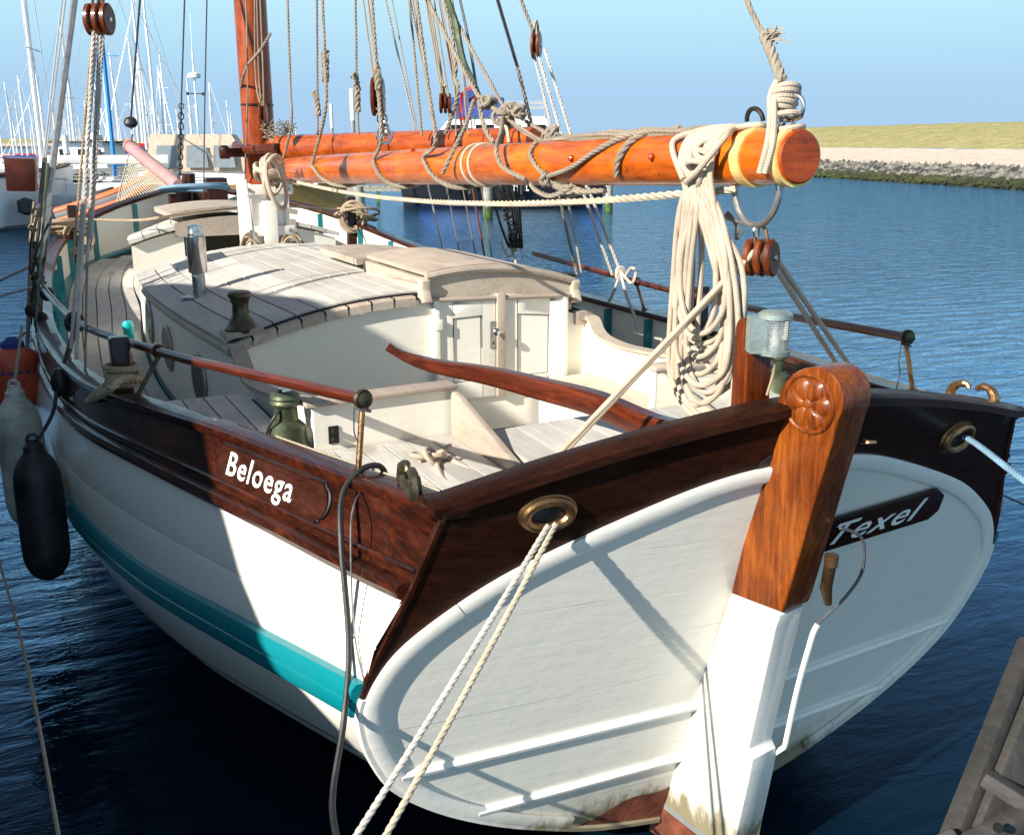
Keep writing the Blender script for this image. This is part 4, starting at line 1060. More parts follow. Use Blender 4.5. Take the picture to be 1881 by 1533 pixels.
# tiller
def beam(cl, wid, hei, name, mat, parent=None, n=8, bev=True):
    cl = smooth(cl, 6); N = len(cl); m = MB(); vs = []
    for i, p in enumerate(cl):
        s = i / (N - 1); w = interp(wid, s); h = interp(hei, s); d = (cl[min(i + 1, N - 1)] - cl[max(i - 1, 0)]).normalized(); sd = Vector((d.y, -d.x, 0)).normalized(); up = sd.cross(d)
        if up.z < 0: up = -up
        for (a, b) in ((-.5, -.36), (-.36, -.5), (.36, -.5), (.5, -.36), (.5, .36), (.36, .5), (-.36, .5), (-.5, .36)): vs.append(p + sd * a * w + up * b * h)
    fs = [(i * 8 + j, (i + 1) * 8 + j, (i + 1) * 8 + (j + 1) % 8, i * 8 + (j + 1) % 8) for i in range(N - 1) for j in range(8)]
    uv = [[(i * .06, j / 8), ((i + 1) * .06, j / 8), ((i + 1) * .06, (j + 1) / 8), (i * .06, (j + 1) / 8)] for i in range(N - 1) for j in range(8)]
    m.add(vs, fs, uv, smooth=False); m.add(vs[:8], [tuple(range(7, -1, -1))], smooth=False); m.add(vs[-8:], [tuple(range(8))], smooth=False)
    bmo = m.build(name, mat, None); return attach(bmo, parent)
TL = [Vector((-.02, 2.60, 1.945)), Vector((-.03, 2.95, 1.935)), ax(1225, 792, -.10), ax(1100, 742, -.19), ax(1000, 715, -.28), ax(900, 690, -.40), ax(800, 672, -.55), ax(745, 655, -.66), ax(712, 636, -.74)]
tl = beam(TL, [(0, .075), (.3, .075), (.6, .07), (.8, .055), (1, .040)], [(0, .10), (.25, .11), (.5, .10), (.8, .06), (.9, .040), (1, .044)], 'tiller', M['red'])
m = MB(); p = ax(975, 697, -.30); m.tube([p - Vector((0, 0, .02)), p + Vector((0, 0, .012))], .006, 6); attach(m.build('tiller_pin', M['steel'], None), tl)
m = MB()
m.prism([T(-.20, 1.865, .004), T(.02, 1.84, .004), T(.02, 1.985, .004), T(-.13, 1.985, .004), T(-.20, 1.93, .004)], (0, .02, 0)); part(m, 'tiller_opening', M['caulk'])
beam([Vector((-.115, 2.645, 1.905)), Vector((-.115, 2.74, 1.905)), Vector((-.10, 3.0, 1.92))], [(0, .075), (1, .075)], [(0, .095), (1, .095)], 'tiller_heel', M['red'])
# post beside the sternpost that carries the lantern
pb = ax(1402, 770, -.02); 
m = MB(); y0, y1 = 2.82, 2.90; 
prof = [(y0 - .01, 1.55), (y1, 1.55), (y1, 2.20), (y1 - .005, 2.33)] + [(y0 + .04 + .038 * cos(radians(a)), 2.36 + .05 * sin(radians(a))) for a in range(10, 180, 20)] + [(y0 + .005, 2.33), (y0, 2.2)]
m.prism([(-.145, a, b) for a, b in prof], (.115, 0, 0)); po = part(m, 'lantern_post', M['redz'], bevel=.008)
lc = ay(1420, 650, 2.745); LR = .054
m = MB(); m.lathe(lc, (0, 0, 1), [(0, LR + .004), (.016, LR + .006), (.020, LR), (.022, .02)], 28); m.lathe(lc + Vector((0, 0, .122)), (0, 0, 1), [(0, .02), (.001, LR), (.006, LR + .006), (.022, LR + .006), (.030, LR - .006), (.034, .01)], 28)
m.box(lc + Vector((-.056, .03, .07)), (.055, .075, .125), rz=-.45)
lm = part(m, 'stern_lantern', M['lamp_metal'])
gm, gt, gb = new_mat('lantern_lens'); gb.inputs['Base Color'].default_value = (.85, .9, .9, 1); gb.inputs['Transmission Weight'].default_value = 0.85; gb.inputs['Roughness'].default_value = .08; gb.inputs['IOR'].default_value = 1.35
m = MB(); pr = []
for i in range(12): z = .020 + .102 * i / 12; pr += [(z, LR - .004), (z + .0045, LR + .001)]
pr.append((.122, LR - .004)); m.lathe(lc, (0, 0, 1), pr, 28); attach(m.build('lens', gm, None), lm)
m = MB(); m.lathe(lc + Vector((0, 0, .02)), (0, 0, 1), [(0, .016), (.05, .016), (.06, .01), (.09, .01)], 10); attach(m.build('bulb', M['boatw'], None), lm)
part(MB().tube(smooth([lc + Vector((-.02, .01, .0)), lc + Vector((.01, 0, -.03)), lc + Vector((.025, .02, -.08)), lc + Vector((.02, .04, -.16))], 5), .006, 6), 'lantern_cable', M['ropet'])

# ------------------------------------------------------------------ guard rails, stanchions, bitts, cleats
RP = [(1.372, 3.479, 2.109), (1.512, 4.083, 2.065), (1.618, 4.538, 2.032), (1.823, 5.431, 1.977), (2.11, 6.934, 1.925), (2.25, 9.0, 1.955)]
for sx in (-1, 1):
    P = smooth([Vector((sx * a, b, c)) for a, b, c in RP], 8)
    part(MB().tube(P, [.026] + [.024] * (len(P) - 1), 12), 'guard_rail', M['red'])
    for i, (yy, dy) in enumerate(((3.50, -.06), (5.43, 0.02), (6.93, 0.0))):
        k = [min(P, key=lambda q: abs(q.y - yy))][0]; fy = yy + dy; foot = Vector((sx * (capx(fy) - .03), fy, interp(CAP, fy, 2) + .03))
        m = MB(); m.tube([foot, k + Vector((0, 0, -.03))], .012, 10); m.lathe(foot, (0, 0, 1), [(-.006, .028), (.008, .026), (.014, .015)], 12)
        sp = part(m, 'stanchion', M['bronze'] if i != 1 else M['oldbronze'])
        d = (P[4] - P[0]).normalized() if i == 0 else Vector((-.25 * sx * -1, 1, -.1)).normalized()
        m = MB(); m.torus(k, d, .030, .007, 20, 6)
        if i == 0: m.lathe(k - d * .035, d, [(0, .020), (.004, .027), (.03, .028)], 18); m.torus(k - d * .012, d, .032, .006, 20, 6)
        attach(m.build('rail_socket', M['oldbronze'], None), sp)
        if i == 0:
            m = MB(); m.torus(k + Vector((0, 0, -.035)), (0, 0, 1), .020, .004, 12, 5); m.torus(k + Vector((.01, 0, -.042)), (.3, 0, 1), .022, .004, 12, 5)
            m.tube(smooth([k + Vector((-.03, 0, -.02)), k + Vector((-.035, .0, -.12)), k + Vector((-.02, 0, -.18)), k + Vector((-.04, 0, -.28))], 4), .003, 5); attach(m.build('lashing', M['wire'], None), sp)
def bitt(x, y, zt, w=.10, name='bitt', h=.5):
    m = MB(); m.prism([(x - w / 2, y - w / 2, zt - h), (x + w / 2, y - w / 2, zt - h), (x + w / 2 + .005, y - w / 2, zt), (x - w / 2 - .005, y - w / 2, zt)], (0, w, 0)); return part(m, name, M['dark'], bevel=.018, seg=3)
bitt(-1.98, 5.72, 2.02, .095); bitt(1.98, 5.95, 2.02, .12)
bp = ax(140, 480, -1.92); bitt(-1.68, 13.0, 2.32, .10, h=.9); bitt(1.68, 13.05, 2.34, .11, h=.9)
sb = Vector((0.05, 14.4, 0)); bitt(0.22, 14.35, 2.56, .26, 'bow_bitt', .9); bitt(-.30, 14.45, 2.35, .16, 'bow_bitt', .6)
def horn_cleat(c, d, name='horn_cleat', mat='oldbronze', s=1.0):
    c = Vector(c); d = Vector(d).normalized(); u = Vector((0, 0, 1)); m = MB()
    m.tube([c - d * .10 * s, c - d * .05 * s + u * .006, c + d * .05 * s + u * .006, c + d * .10 * s], [.012, .022, .022, .012], 8)
    for q in (-1, 1):
        m.tube(smooth([c + d * .085 * q * s, c + d * .092 * q * s + u * .030 * s, c + d * .070 * q * s + u * .062 * s, c + d * .030 * q * s + u * .070 * s, c + d * .015 * q * s + u * .052 * s], 5), [.020 * s] * 5 + [.019 * s] * 5 + [.015 * s] * 5 + [.010 * s] * 5 + [.006 * s], 8)
    return part(m, name, M[mat])
horn_cleat((-1.355, 3.06, 1.882), (.15, 1, -.05), s=1.15); horn_cleat((1.355, 3.06, 1.882), (-.15, 1, -.05), mat='bronze', s=1.15)
m = MB(); m.tube([Vector((sx * 1.31, 2.86, 1.885)), Vector((sx * 1.31, 2.9, 1.885))], .005, 4)
# serrated cord laid along the inside of the rail
P = [Vector((-(capx(y) - .105), y, interp(CAP, y, 2) + .022)) for y in [2.9 + 1.3 * i / 60 for i in range(61)]]
mb = MB(); laid(mb, P, .007, pitch=.03, n=5, maxp=500); part(mb, 'rail_cord', M['rope2'])

# ------------------------------------------------------------------ mast, boom, gaff, bowsprit
MX, MY = 0.0, 10.72
m = MB(); m.tube([Vector((0, MY, 1.2)), Vector((0, MY, 2.5)), Vector((0, MY + .05, 6)), Vector((0, MY + .12, 13.0))], [.165, .160, .155, .10], 24); mo = part(m, 'mast', M['mastwood'])
m = MB()
for x0, x1 in ((-.21, -.165), (.165, .21)): m.prism([(x0, MY - .24, 1.15), (x1, MY - .24, 1.15), (x1, MY - .24, 2.62), (x0, MY - .24, 2.62)], (0, .50, 0))
m.prism([(-.165, MY - .215, 1.15), (.165, MY - .215, 1.15), (.165, MY - .215, 2.60), (-.165, MY - .215, 2.60)], (0, .04, 0))
m.prism([(-.07, MY - .29, 1.15), (.07, MY - .29, 1.15), (.07, MY - .29, 2.45), (-.07, MY - .29, 2.45)], (0, .075, 0))
for z in (2.56, 2.15): m.box((0, MY - .24, z), (.50, .05, .10))
tab = part(m, 'tabernacle', M['white'], bevel=.008)
m = MB()
for z in (2.56, 2.15):
    for x in (-.2, .2): m.lathe((x, MY - .268, z), (0, -1, 0), [(0, .02), (.012, .018)], 8)
attach(m.build('bolts', M['galv'], None), tab)
for z in (3.38,): part(MB().torus((0, MY, z), (0, 0, 1), .158, .010, 24, 6), 'mast_rope_mark', M['dark'])
BA, BB = Vector((0, 2.785, 2.968)), Vector((0, 10.35, 2.745))
def brad(t): return interp([(0, .096), (.08, .101), (.5, .112), (.9, .110), (1, .095)], t)
def bt(px): # parameter on the boom below a sight column
    best = None
    for i in range(400):
        t = i / 399; p = BA.lerp(BB, t) - CAM; x = CX + FPX * p.dot(RV) / p.dot(FV)
        if best is None or abs(x - px) < best[0]: best = (abs(x - px), t)
    return best[1]
def B(t, a, r=0.0):   # point on the boom, a = angle from the top towards port
    p = BA.lerp(BB, t); R = brad(t) + r; return p + Vector((-sin(a) * R, 0, cos(a) * R))
m = MB(); n = 30; m.tube([BA.lerp(BB, i / n) for i in range(n + 1)], [brad(i / n) - (.004 if i == 0 else 0) for i in range(n + 1)], 32, caps=False, vscale=.7)
bo = part(m, 'boom', M['orange'])
bd = (BB - BA).normalized()
m = MB(); m.lathe(BA, -bd, [(-.01, .092), (.0, .092), (.006, .086), (.006, .0)], 32, up=(1, 0, 0)); attach(m.build('boom_end', M['endgrain'], None), bo)
for t0, t1 in ((.0012, .0062), (.027, .0335)):
    L = (BB - BA).length; m = MB(); m.lathe(BA.lerp(BB, t0), bd, [(0, brad(0) - .002), (.001, brad(t0) + .007), ((t1 - t0) * L, brad(t1) + .007), ((t1 - t0) * L + .001, brad(t1) - .002)], 36); attach(m.build('gilded_band', M['gold'], None), bo)
# bolt heads, sheet horse under the end
m = MB()
for px, a in ((1086, 2.3 - .9), (1235, 1.45), (775, .5)):
    t = bt(px); m.lathe(B(t, a), Vector((-sin(a), 0, cos(a))), [(-.01, .014), (.015, .014), (.022, .006)], 8)
attach(m.build('bolt', M['endgrain'], None), bo)
m = MB(); cy = 3.0; P = [Vector((-.0, cy + .125 * cos(a) , 2.865 + .145 * sin(a))) for a in [pi + pi * i / 18 for i in range(19)]]
P = [P[0] + Vector((0, 0, .04))] + P + [P[-1] + Vector((0, 0, .04))]; m.tube(P, .0125, 10)
for y in (3.125, 2.875): m.lathe((0, y, 2.87), (0, 0, 1), [(-.012, .016), (.01, .018)], 10)
m.tube([Vector((0, 3.32, 2.87)), Vector((0, 3.28, 2.78)), Vector((-.01, 3.16, 2.74)), Vector((0, 3.04, 2.722))], .009, 8)
hs = attach(m.build('sheet_horse', M['galv'], None), bo)
m = MB(); q = Vector((0, 3.06, 2.725)); m.tube(smooth([q + Vector((0, .10, .03)), q + Vector((.0, .04, -.01)), q + Vector((-.015, .02, -.05))], 4), .010, 8); m.tube([q + Vector((-.03, -.0, -.055)), q + Vector((.02, .03, -.03))], .009, 8); attach(m.build('shackle', M['galv'], None), bo)
# grommet bands near the middle
for px in (882, 893):
    t = bt(px); P = [B(t, a, .006) + Vector((0, .02 * cos(a), 0)) for a in [2 * pi * i / 24 for i in range(25)]]; attach(MB().tube(P, .009, 6, caps=False).build('boom_grommet', M['rope2'], None), bo)
# gooseneck and jaws
m = MB(); m.lathe((0, 10.28, 2.745), (0, 1, 0), [(0, .09), (.05, .07), (.25, .04)], 14); part(m, 'gooseneck', M['blackm'])
GA, GB = Vector((.10, 10.45, 2.965)), ay(988, 262, 6.25)
n = 20; m = MB(); m.tube([GA.lerp(GB, i / n) for i in range(n + 1)], [.12 - .015 * i / n for i in range(n + 1)], 24, vscale=.7); go = part(m, 'gaff', M['gaffwood'])
m = MB(); gd = (GB - GA).normalized()
for f in (.80, .93): m = MB(); m.lathe(GA.lerp(GB, f), gd, [(0, .104), (.001, .113), (.05, .113), (.051, .104)], 20); attach(m.build('iron_band', M['blackm'], None), go)
m = MB()
for f in (.09, .2, .36, .47): m.torus(GA.lerp(GB, f), gd, .118 - .015 * f, .004, 20, 5)
attach(m.build('wire_wrap', M['wire'], None), go)
m = MB()
for sx in (-1, 1): m.tube(smooth([Vector((.10 + sx * .05, 10.1, 2.96)), Vector((sx * .15, 10.45, 2.95)), Vector((sx * .20, 10.75, 2.96)), Vector((sx * .19, 10.95, 2.99))], 4), [.05] * 12 + [.035], 10)
part(m, 'gaff_jaws', M['redy'])
m = MB(); m.box((-.30, 10.55, 2.92), (.26, .10, .09), rz=.4); m.lathe((-.40, 10.5, 2.86), (0, 0, 1), [(0, .05), (.10, .055), (.13, .03)], 12); part(m, 'jaw_end', M['dark'], bevel=.01)
# worn baggywrinkle above the jaws
m = MB()
for i in range(260):
    a = random.uniform(0, 2 * pi); z = random.uniform(3.02, 3.20); r = .10 + random.uniform(0, .07); p = Vector((.12 + cos(a) * r * .8, 10.35 + sin(a) * r, z)); m.tube([p, p + Vector((random.uniform(-.06, .06), random.uniform(-.06, .06), random.uniform(-.05, .05)))], .004, 3, caps=False)
tag(part(m, 'chafing_gear', M['ropeg']), kind='stuff')
# bowsprit cocked up over the bow
S0, S1 = ax(330, 343, .06), ax(237, 268, .0)
m = MB(); m.tube([S0.lerp(S1, i / 10) for i in range(11)], [.105 + .012 * i / 10 for i in range(11)], 16); bs = part(m, 'bowsprit', M['pinkw'])
m = MB(); m.torus(S0.lerp(S1, .95), S1 - S0, .12, .010, 16, 6); attach(m.build('bowsprit_band', M['endgrain'], None), bs)
# safety net below it: crossing diagonals between spar and rail
m = MB(); A0, A1 = S1 + Vector((0, 0, -.1)), S0 + Vector((0, 0, -.1)); C0, C1 = ax(213, 378, -.75), ax(300, 352, -.4)
def netp(u, v): return (A0.lerp(A1, u)).lerp(C0.lerp(C1, u), v)
NN = 16
for k in range(-NN, NN + 1):
    for sg in (1, -1):
        P = []
        for i in range(13):
            v = i / 12; u = k / NN + v * .9 * sg + (0 if sg > 0 else .0)
            if 0 <= u <= 1: P.append(netp(u, v))
        if len(P) > 1: m.tube(P, .007, 3, caps=False)
m.tube([A0, C0], .012, 4); m.tube([C0, C1], .012, 4)
tag(part(m, 'safety_net', M['rope2']), kind='stuff')

# ------------------------------------------------------------------ standing and running rigging (parts of the yacht)
def rope_line(pts, r, mat, name='rigging_line', lay=False, k=5, n=6, parent=None):
    P = smooth(pts, k) if len(pts) > 2 else [Vector(pts[0]), Vector(pts[1])]
    m = MB()
    if mat == 'ropeg': r *= .76
    if lay: laid(m, P, r, pitch=r * 8, n=5, ppt=6, maxp=260)
    else: m.tube(P, r, n)
    return part(m, name, M[mat], parent)
def up(p, q, f=1.6):   # carry a line on past the last sight point towards the masthead
    return p + (p - q) * f
def run(pxs, X, r, mat, lay=False, name='rigging_line', rise=1.0):
    """pxs from top to bottom in the plane x = X (a list gives one plane per point)"""
    Xs = X if isinstance(X, (list, tuple)) else [X] * len(pxs)
    P = [ax(a, b, x) for (a, b), x in zip(pxs, Xs)]
    if rise: P.insert(0, P[0] + (P[0] - P[1]).normalized() * rise)
    return rope_line(P, r, mat, name, lay, k=4 if len(P) > 2 else 1)
# forestay to the bowsprit end with its black deadeye
P = ax(240, 222, 0); run([(257, 0), (240, 222)], 0, .018, 'wire', name='forestay')
m = MB(); m.lathe(ax(240, 228, 0) - Vector((0, .0, .07)), (0, -.2, 1), [(0, .03), (.03, .10), (.10, .13), (.17, .10), (.2, .04)], 12); part(m, 'deadeye', M['black'])
run([(241, 236), (243, 250), (239, 262)], 0, .02, 'galv', name='chain', rise=0)
run([(339, 0), (333, 190), (331, 250), (330, 338)], [0, .02, .05, .1], .011, 'wire', name='inner_stay')
m = MB()
for k in range(16):
    p = ax(333 - k * .15, 195 + k * 9.3, .08); m.torus(p, (1, 0, 0) if k % 2 else (0, 1, 0), .035, .009, 10, 5, sx=1.5 if k % 3 else 1.0, up=(0, 0, 1))
part(m, 'stay_chain', M['blackm'])
run([(380, 0), (376, 200), (374, 362)], .05, .009, 'wire', rise=1)
run([(497, 62), (478, 92), (452, 125), (441, 165)], [-.17, -.20, -.19, -.15], .018, 'ropeg', True, rise=0)   # rope round the mast
for a, b, r in ((452, 455, .010), (468, 470, .010), (472, 476, .009), (478, 484, .010)):
    run([(a, 0), (b, 150), (a - 2 if a < 460 else 484, 205 if a > 460 else 330)], -.19, r, 'ropeg', rise=1)
run([(452, 330), (468, 440)], -.25, .008, 'wirel', rise=0)
# hanging lines that pass in front of the spars and are caught under the boom
def hang(pxs, wrap_px, r, mat='ropeg', X=-.15, Xtop=0.0):
    P = []; n = len(pxs)
    for i, (a, b) in enumerate(pxs): f = i / max(1, n - 1); P.append(ax(a, b, Xtop + (X - Xtop) * min(1, f * 1.5)))
    P.insert(0, P[0] + (P[0] - P[1]).normalized() * 1.5)
    if wrap_px:
        t = bt(pxs[-1][0]); t2 = bt(wrap_px)
        P = P[:-1]
        for k in range(8):
            a = radians(60 + 24 * k); tt = t + (t2 - t) * k / 5; P.append(B(tt, a, r))
    return rope_line(P, r, mat, 'lazy_line', True, k=5)
hang([(528, 0), (533, 150), (535, 230), (540, 325)], 548, .016)
hang([(582, 0), (583, 170), (584, 248)], None, .014, X=.1, Xtop=.1)
hang([(592, 0), (596, 95), (598, 200), (601, 325)], 630, .019)
hang([(653, 0), (655, 140), (657, 200), (659, 248)], None, .014, X=.2, Xtop=.2)
hang([(683, 0), (692, 130), (700, 250), (716, 325)], 742, .019)
run([(667, 0), (689, 162)], .02, .009, 'ropeg'); run([(676, 0), (694, 162)], .02, .009, 'ropeg')
run([(720, 0), (768, 248)], .6, .008, 'ropeg')
run([(752, 0), (775, 249)], .45, .014, 'ropeg', True)
hang([(765, 0), (788, 170), (800, 260), (810, 322)], 850, .018)
run([(758, 0), (801, 240)], .45, .009, 'ropeg')
# splices and whippings
def knotlump(p, r, n=9, mat='ropeg', s=1.0, name='splice'):
    m = MB()
    for i in range(n):
        a = Vector((random.uniform(-1, 1), random.uniform(-1, 1), random.uniform(-1, 1))).normalized(); m.torus(Vector(p) + a * r * .55, Vector((random.uniform(-1, 1), random.uniform(-1, 1), random.uniform(-1, 1))), r * random.uniform(.45, .8), r * .27, 12, 6)
    return part(m, name, M[mat])
for (a, b, X) in ((580, 173, .1), (597, 97, 0), (653, 142, .2), (656, 160, .2)): knotlump(ax(a, b, X), .026, 9)
for (a, b, a2, b2, X, r) in ((581, 175, 585, 212, .08, .026), (597, 100, 598, 150, -.05, .032), (655, 150, 657, 205, .2, .028), (693, 130, 696, 165, -.1, .026)):
    m = MB(); laid(m, [ax(a, b, X), ax((a + a2) / 2, (b + b2) / 2, X), ax(a2, b2, X)], r, pitch=r * 5, n=5); part(m, 'splice', M['ropeg'])
# group of lines to the small block over the gaff, sheets and lazy jacks farther right
for a, b in ((782, 812), (786, 815), (790, 818), (797, 824)): run([(a, 0), (b, 178)], .7, .010, 'ropeg')
NOD1, NOD2, NOD3 = (893, 190), (924, 215), (880, 180)
X1 = .10
run([(785, 0), (800, 28), (845, 115), (878, 175), NOD1, (920, 207), (960, 240), (1000, 262)], X1, .018, 'ropeg', True)
run([(820, 0), (850, 60), (900, 150), (922, 190), (935, 200), (965, 222), (1010, 248)], X1 + .05, .015, 'ropeg', True)
run([(822, 0), (836, 40), (850, 110), (868, 150), (880, 182)], X1 + .02, .020, 'patina')
run([(815, 0), (830, 60), (837, 125), (836, 140), (842, 165), (836, 195), (818, 245)], X1, .018, 'ropeg', True)
run([(845, 0), (862, 80), (878, 178)], .4, .009, 'wire')
run([(808, 0), (832, 125), (838, 250)], .4, .008, 'ropeg')
run([NOD3, (885, 215), (895, 245), (908, 262)], .06, .020, 'ropeg', True, rise=0)
run([(870, 185), (858, 225), (840, 262), (822, 300), (813, 318)], [.1, .0, -.1, -.16, -.17], .017, 'ropeg', True, rise=0)
run([(850, 130), (858, 230), (862, 248)], .3, .009, 'ropeg', rise=0)
run([NOD2, (920, 245), (912, 275), (922, 305), (955, 325), (975, 338)], [.06, -.05, -.16, -.17, -.16, -.10], .017, 'ropeg', True, rise=0)
run([(924, 215), (932, 240), (935, 262)], 0.1, .011, 'rope2', rise=0); run([NOD2, (1000, 262)], .08, .010, 'ropeg', rise=0)
for q, r in ((NOD1, .045), (NOD2, .05), ((935, 202), .035), ((941, 200), .030), ((955, 205), .035), ((1012, 250), .04)): knotlump(ax(*q, .08), r, 9, name='knot')
# rope laid along the top of the boom and its lashings
P = [ax(1000, 258, .05)] + [B(bt(p), .25, .015 + .006 * (i % 2)) for i, p in enumerate((1050, 1110, 1160, 1210, 1260, 1300, 1340))]
rope_line(P, .016, 'ropeg', 'boom_line', True)
P = [B(bt(p), .1, .02 + .008 * (i % 2)) for i, p in enumerate((1100, 1130, 1160, 1190, 1220, 1250))]; rope_line(P, .014, 'ropeg', 'boom_line', True)
P = [B(bt(1003), .5, .015), B(bt(1010), 1.2, .016), B(bt(1030), 1.9, .016), B(bt(1050), 2.6, .018), B(bt(1075), 3.0, .02)]; rope_line(P, .015, 'ropeg', 'boom_lashing', True)
P = [B(bt(1040), 2.1, .018), B(bt(1090), 1.75, .018), B(bt(1130), 1.2, .018), B(bt(1165), .6, .018), B(bt(1200), .2, .018)]; rope_line(P, .016, 'ropeg', 'boom_lashing', True)
P = [B(bt(1200), .2, .02), B(bt(1188), .9, .018), B(bt(1178), 1.5, .018), B(bt(1170), 2.1, .018)]; rope_line(P, .019, 'ropeg', 'boom_lashing', True)
P = [ax(975, 338, -.12), ax(985, 350, -.15), ax(1010, 360, -.16), ax(1038, 350, -.15), ax(1052, 340, -.12)]; rope_line(P, .017, 'ropeg', 'boom_lashing', True)
P = [B(bt(1035), 2.4, .02), B(bt(1055), 2.7, .03), B(bt(1075), 3.0, .03), B(bt(1110), 3.2, .02)]; rope_line(P, .020, 'ropeg', 'boom_lashing', True)
knotlump(B(bt(1038), 2.2, .02), .032, 9, name='knot'); knotlump(B(bt(1062), 2.9, .03), .035, 9, name='knot')
# white line slung under the boom from mast to end
P = [ax(500, 322, -.18), ax(540, 333, -.16), ax(640, 354, -.16), ax(760, 368, -.16), ax(900, 374, -.15), ax(1050, 371, -.15), ax(1160, 364, -.14), ax(1240, 357, -.12), ax(1300, 352, -.08), ax(1352, 348, -.02)]
rope_line(P, .016, 'rope2', 'slung_line', True)
# topping lift with eye splice, lashings and shackles at the boom end
P = [ax(1350, -60, .0), ax(1372, 0, 0), ax(1392, 45, 0), ax(1408, 68, 0), ax(1420, 105, 0), ax(1437, 148, 0)]
rope_line(P, .014, 'ropeg', 'topping_lift', True)
m = MB(); laid(m, [ax(1402, 62, 0), ax(1418, 100, 0), ax(1437, 148, 0)], .020, pitch=.09, n=6); part(m, 'splice', M['ropeg'])
m = MB()
for i in range(40):
    p = ax(1412, 68, 0) + Vector((random.uniform(-.02, .02),) * 1 + (random.uniform(-.02, .02), random.uniform(-.02, .02))); m.tube([p, p + Vector((random.uniform(0, .04), random.uniform(-.05, .02), random.uniform(-.03, .035)))], .003, 3)
tag(part(m, 'frayed_end', M['ropeg']), kind='stuff')
m = MB()
tc = ax(1445, 165, 0)
for i in range(5):
    o = Vector((0, .0, .0)); c = tc + Vector((0, .005 * i, -.014 * i)); m.torus(c, Vector((.15, .35 - .1 * i, 1)), .040 + .003 * (i % 2), .011, 22, 8, sx=1.15)
m.tube(smooth([tc + Vector((-.02, .03, .03)), tc + Vector((-.045, .03, -.02)), ax(1415, 215, -.07), ax(1410, 260, -.105), ax(1395, 318, -.115)], 6), .011, 8)
m.tube(smooth([tc + Vector((0, .03, .02)), tc + Vector((-.05, .0, -.03)), ax(1422, 225, -.07), ax(1418, 270, -.108), ax(1405, 318, -.115)], 6), .011, 8)
m.torus(ax(1448, 213, 0), (.1, .2, 1), .043, .010, 20, 8, sx=1.2); m.torus(ax(1450, 236, 0), (-.1, .1, 1), .046, .010, 20, 8, sx=1.2)
part(m, 'end_lashing', M['rope'])
m = MB(); m.torus(ax(1458, 197, 0), (1, .3, 0), .040, .007, 18, 7, sx=1.0, up=(0, 0, 1)); m.torus(ax(1445, 215, 0), (.6, 1, 0), .03, .006, 16, 6, sx=1.3, up=(0, 0, 1)); m.torus(ax(1436, 222, 0), (1, -.4, 0), .028, .006, 16, 6, up=(0, 0, 1)); m.lathe(ax(1447, 182, 0), (1, -.2, 0), [(-.03, .01), (-.02, .028), (.02, .028), (.03, .01)], 12)
part(m, 'end_shackle', M['steel'])
m = MB(); m.torus(B(bt(1385), 0, .02) + Vector((0, 0, .01)), (1, 0, .2), .045, .009, 18, 6, a0=0, a1=pi, up=(0, 1, 0)); part(m, 'eye_strap', M['blackm'])

# starboard shrouds and tackles: chain plates on the rail, lines up past the boom
def sh(pa, pb, Xa, Xb, r, mat='wire', lay=False, rise=1.2, name='shroud'):
    A, Bq = ax(*pa, Xa), ax(*pb, Xb); A = A + (A - Bq).normalized() * rise; return rope_line([A, Bq], r, mat, name, lay)
for (a, b, r, mt) in (((785, 335), (816, 470), .012, 'ropew'), ((820, 340), (846, 474), .010, 'ropeg'), ((850, 345), (876, 480), .012, 'ropeg'), ((884, 345), (905, 482), .010, 'ropeg'), ((868, 345), (892, 482), .012, 'brownm')):
    sh(a, b, 2.0, 2.25, r, mt, mt.startswith('rope'), rise=3.5)
sh((914, 0), (950, 122), 1.2, 1.5, .014); sh((950, 122), (982, 250), 1.5, 1.7, .022, 'ropeg', True, rise=0); sh((1022, 338), (1060, 505), 1.85, 2.05, .020, 'ropeg', True, rise=0); sh((982, 250), (1022, 338), 1.7, 1.85, .022, 'ropeg', True, rise=0)
for (a, b, r) in (((980, 98), (1040, 345), .012), ((988, 98), (1060, 350), .013), ((1000, 90), (1078, 345), .013)):
    sh(a, b, 1.6, 1.75, r, 'ropew', True, rise=0)
for (a, b, r) in (((1070, 350), (1125, 505), .014), ((1080, 345), (1140, 500), .014), ((1040, 350), (1068, 500), .011)):
    sh(a, b, 1.75, 1.98, r, 'ropew', True, rise=0)
sh((957, 0), (984, 72), 1.5, 1.6, .020, 'ropeg', True)
# bundle of lanyards beside the fore end of the starboard rail
m = MB()
for i in range(9): 
    a = (905 + i * 6, 338 + (i * 13) % 17); b = (935 + i * 3, 455); m.tube(smooth([ax(*a, 2.0), ax((a[0] + b[0]) / 2 + random.uniform(-8, 8), 395, 2.1), ax(*b, 2.2)], 5), random.uniform(.008, .016), 5)
for i in range(10): m.torus(ax(925 + i * 2.2 + random.uniform(-3, 3), 350 + i * 10, 2.1), (random.uniform(-1, 1), .4, 1), .05, .010, 12, 5)
part(m, 'lanyard_bundle', M['blackm'])
m = MB(); m.tube(smooth([ax(920, 445, 2.1), ax(932, 470, 2.12), ax(944, 470, 2.1), ax(950, 498, 2.1)], 6), .012, 6); m.tube([ax(955, 455, 2.2), ax(968, 500, 2.2)], .006, 5); m.torus(ax(945, 452, 2.22), (1, -.3, .2), .05, .014, 14, 6); m.torus(ax(940, 456, 2.22), (1, -.3, .2), .05, .014, 14, 6); part(m, 'rail_lashing', M['rope2'])
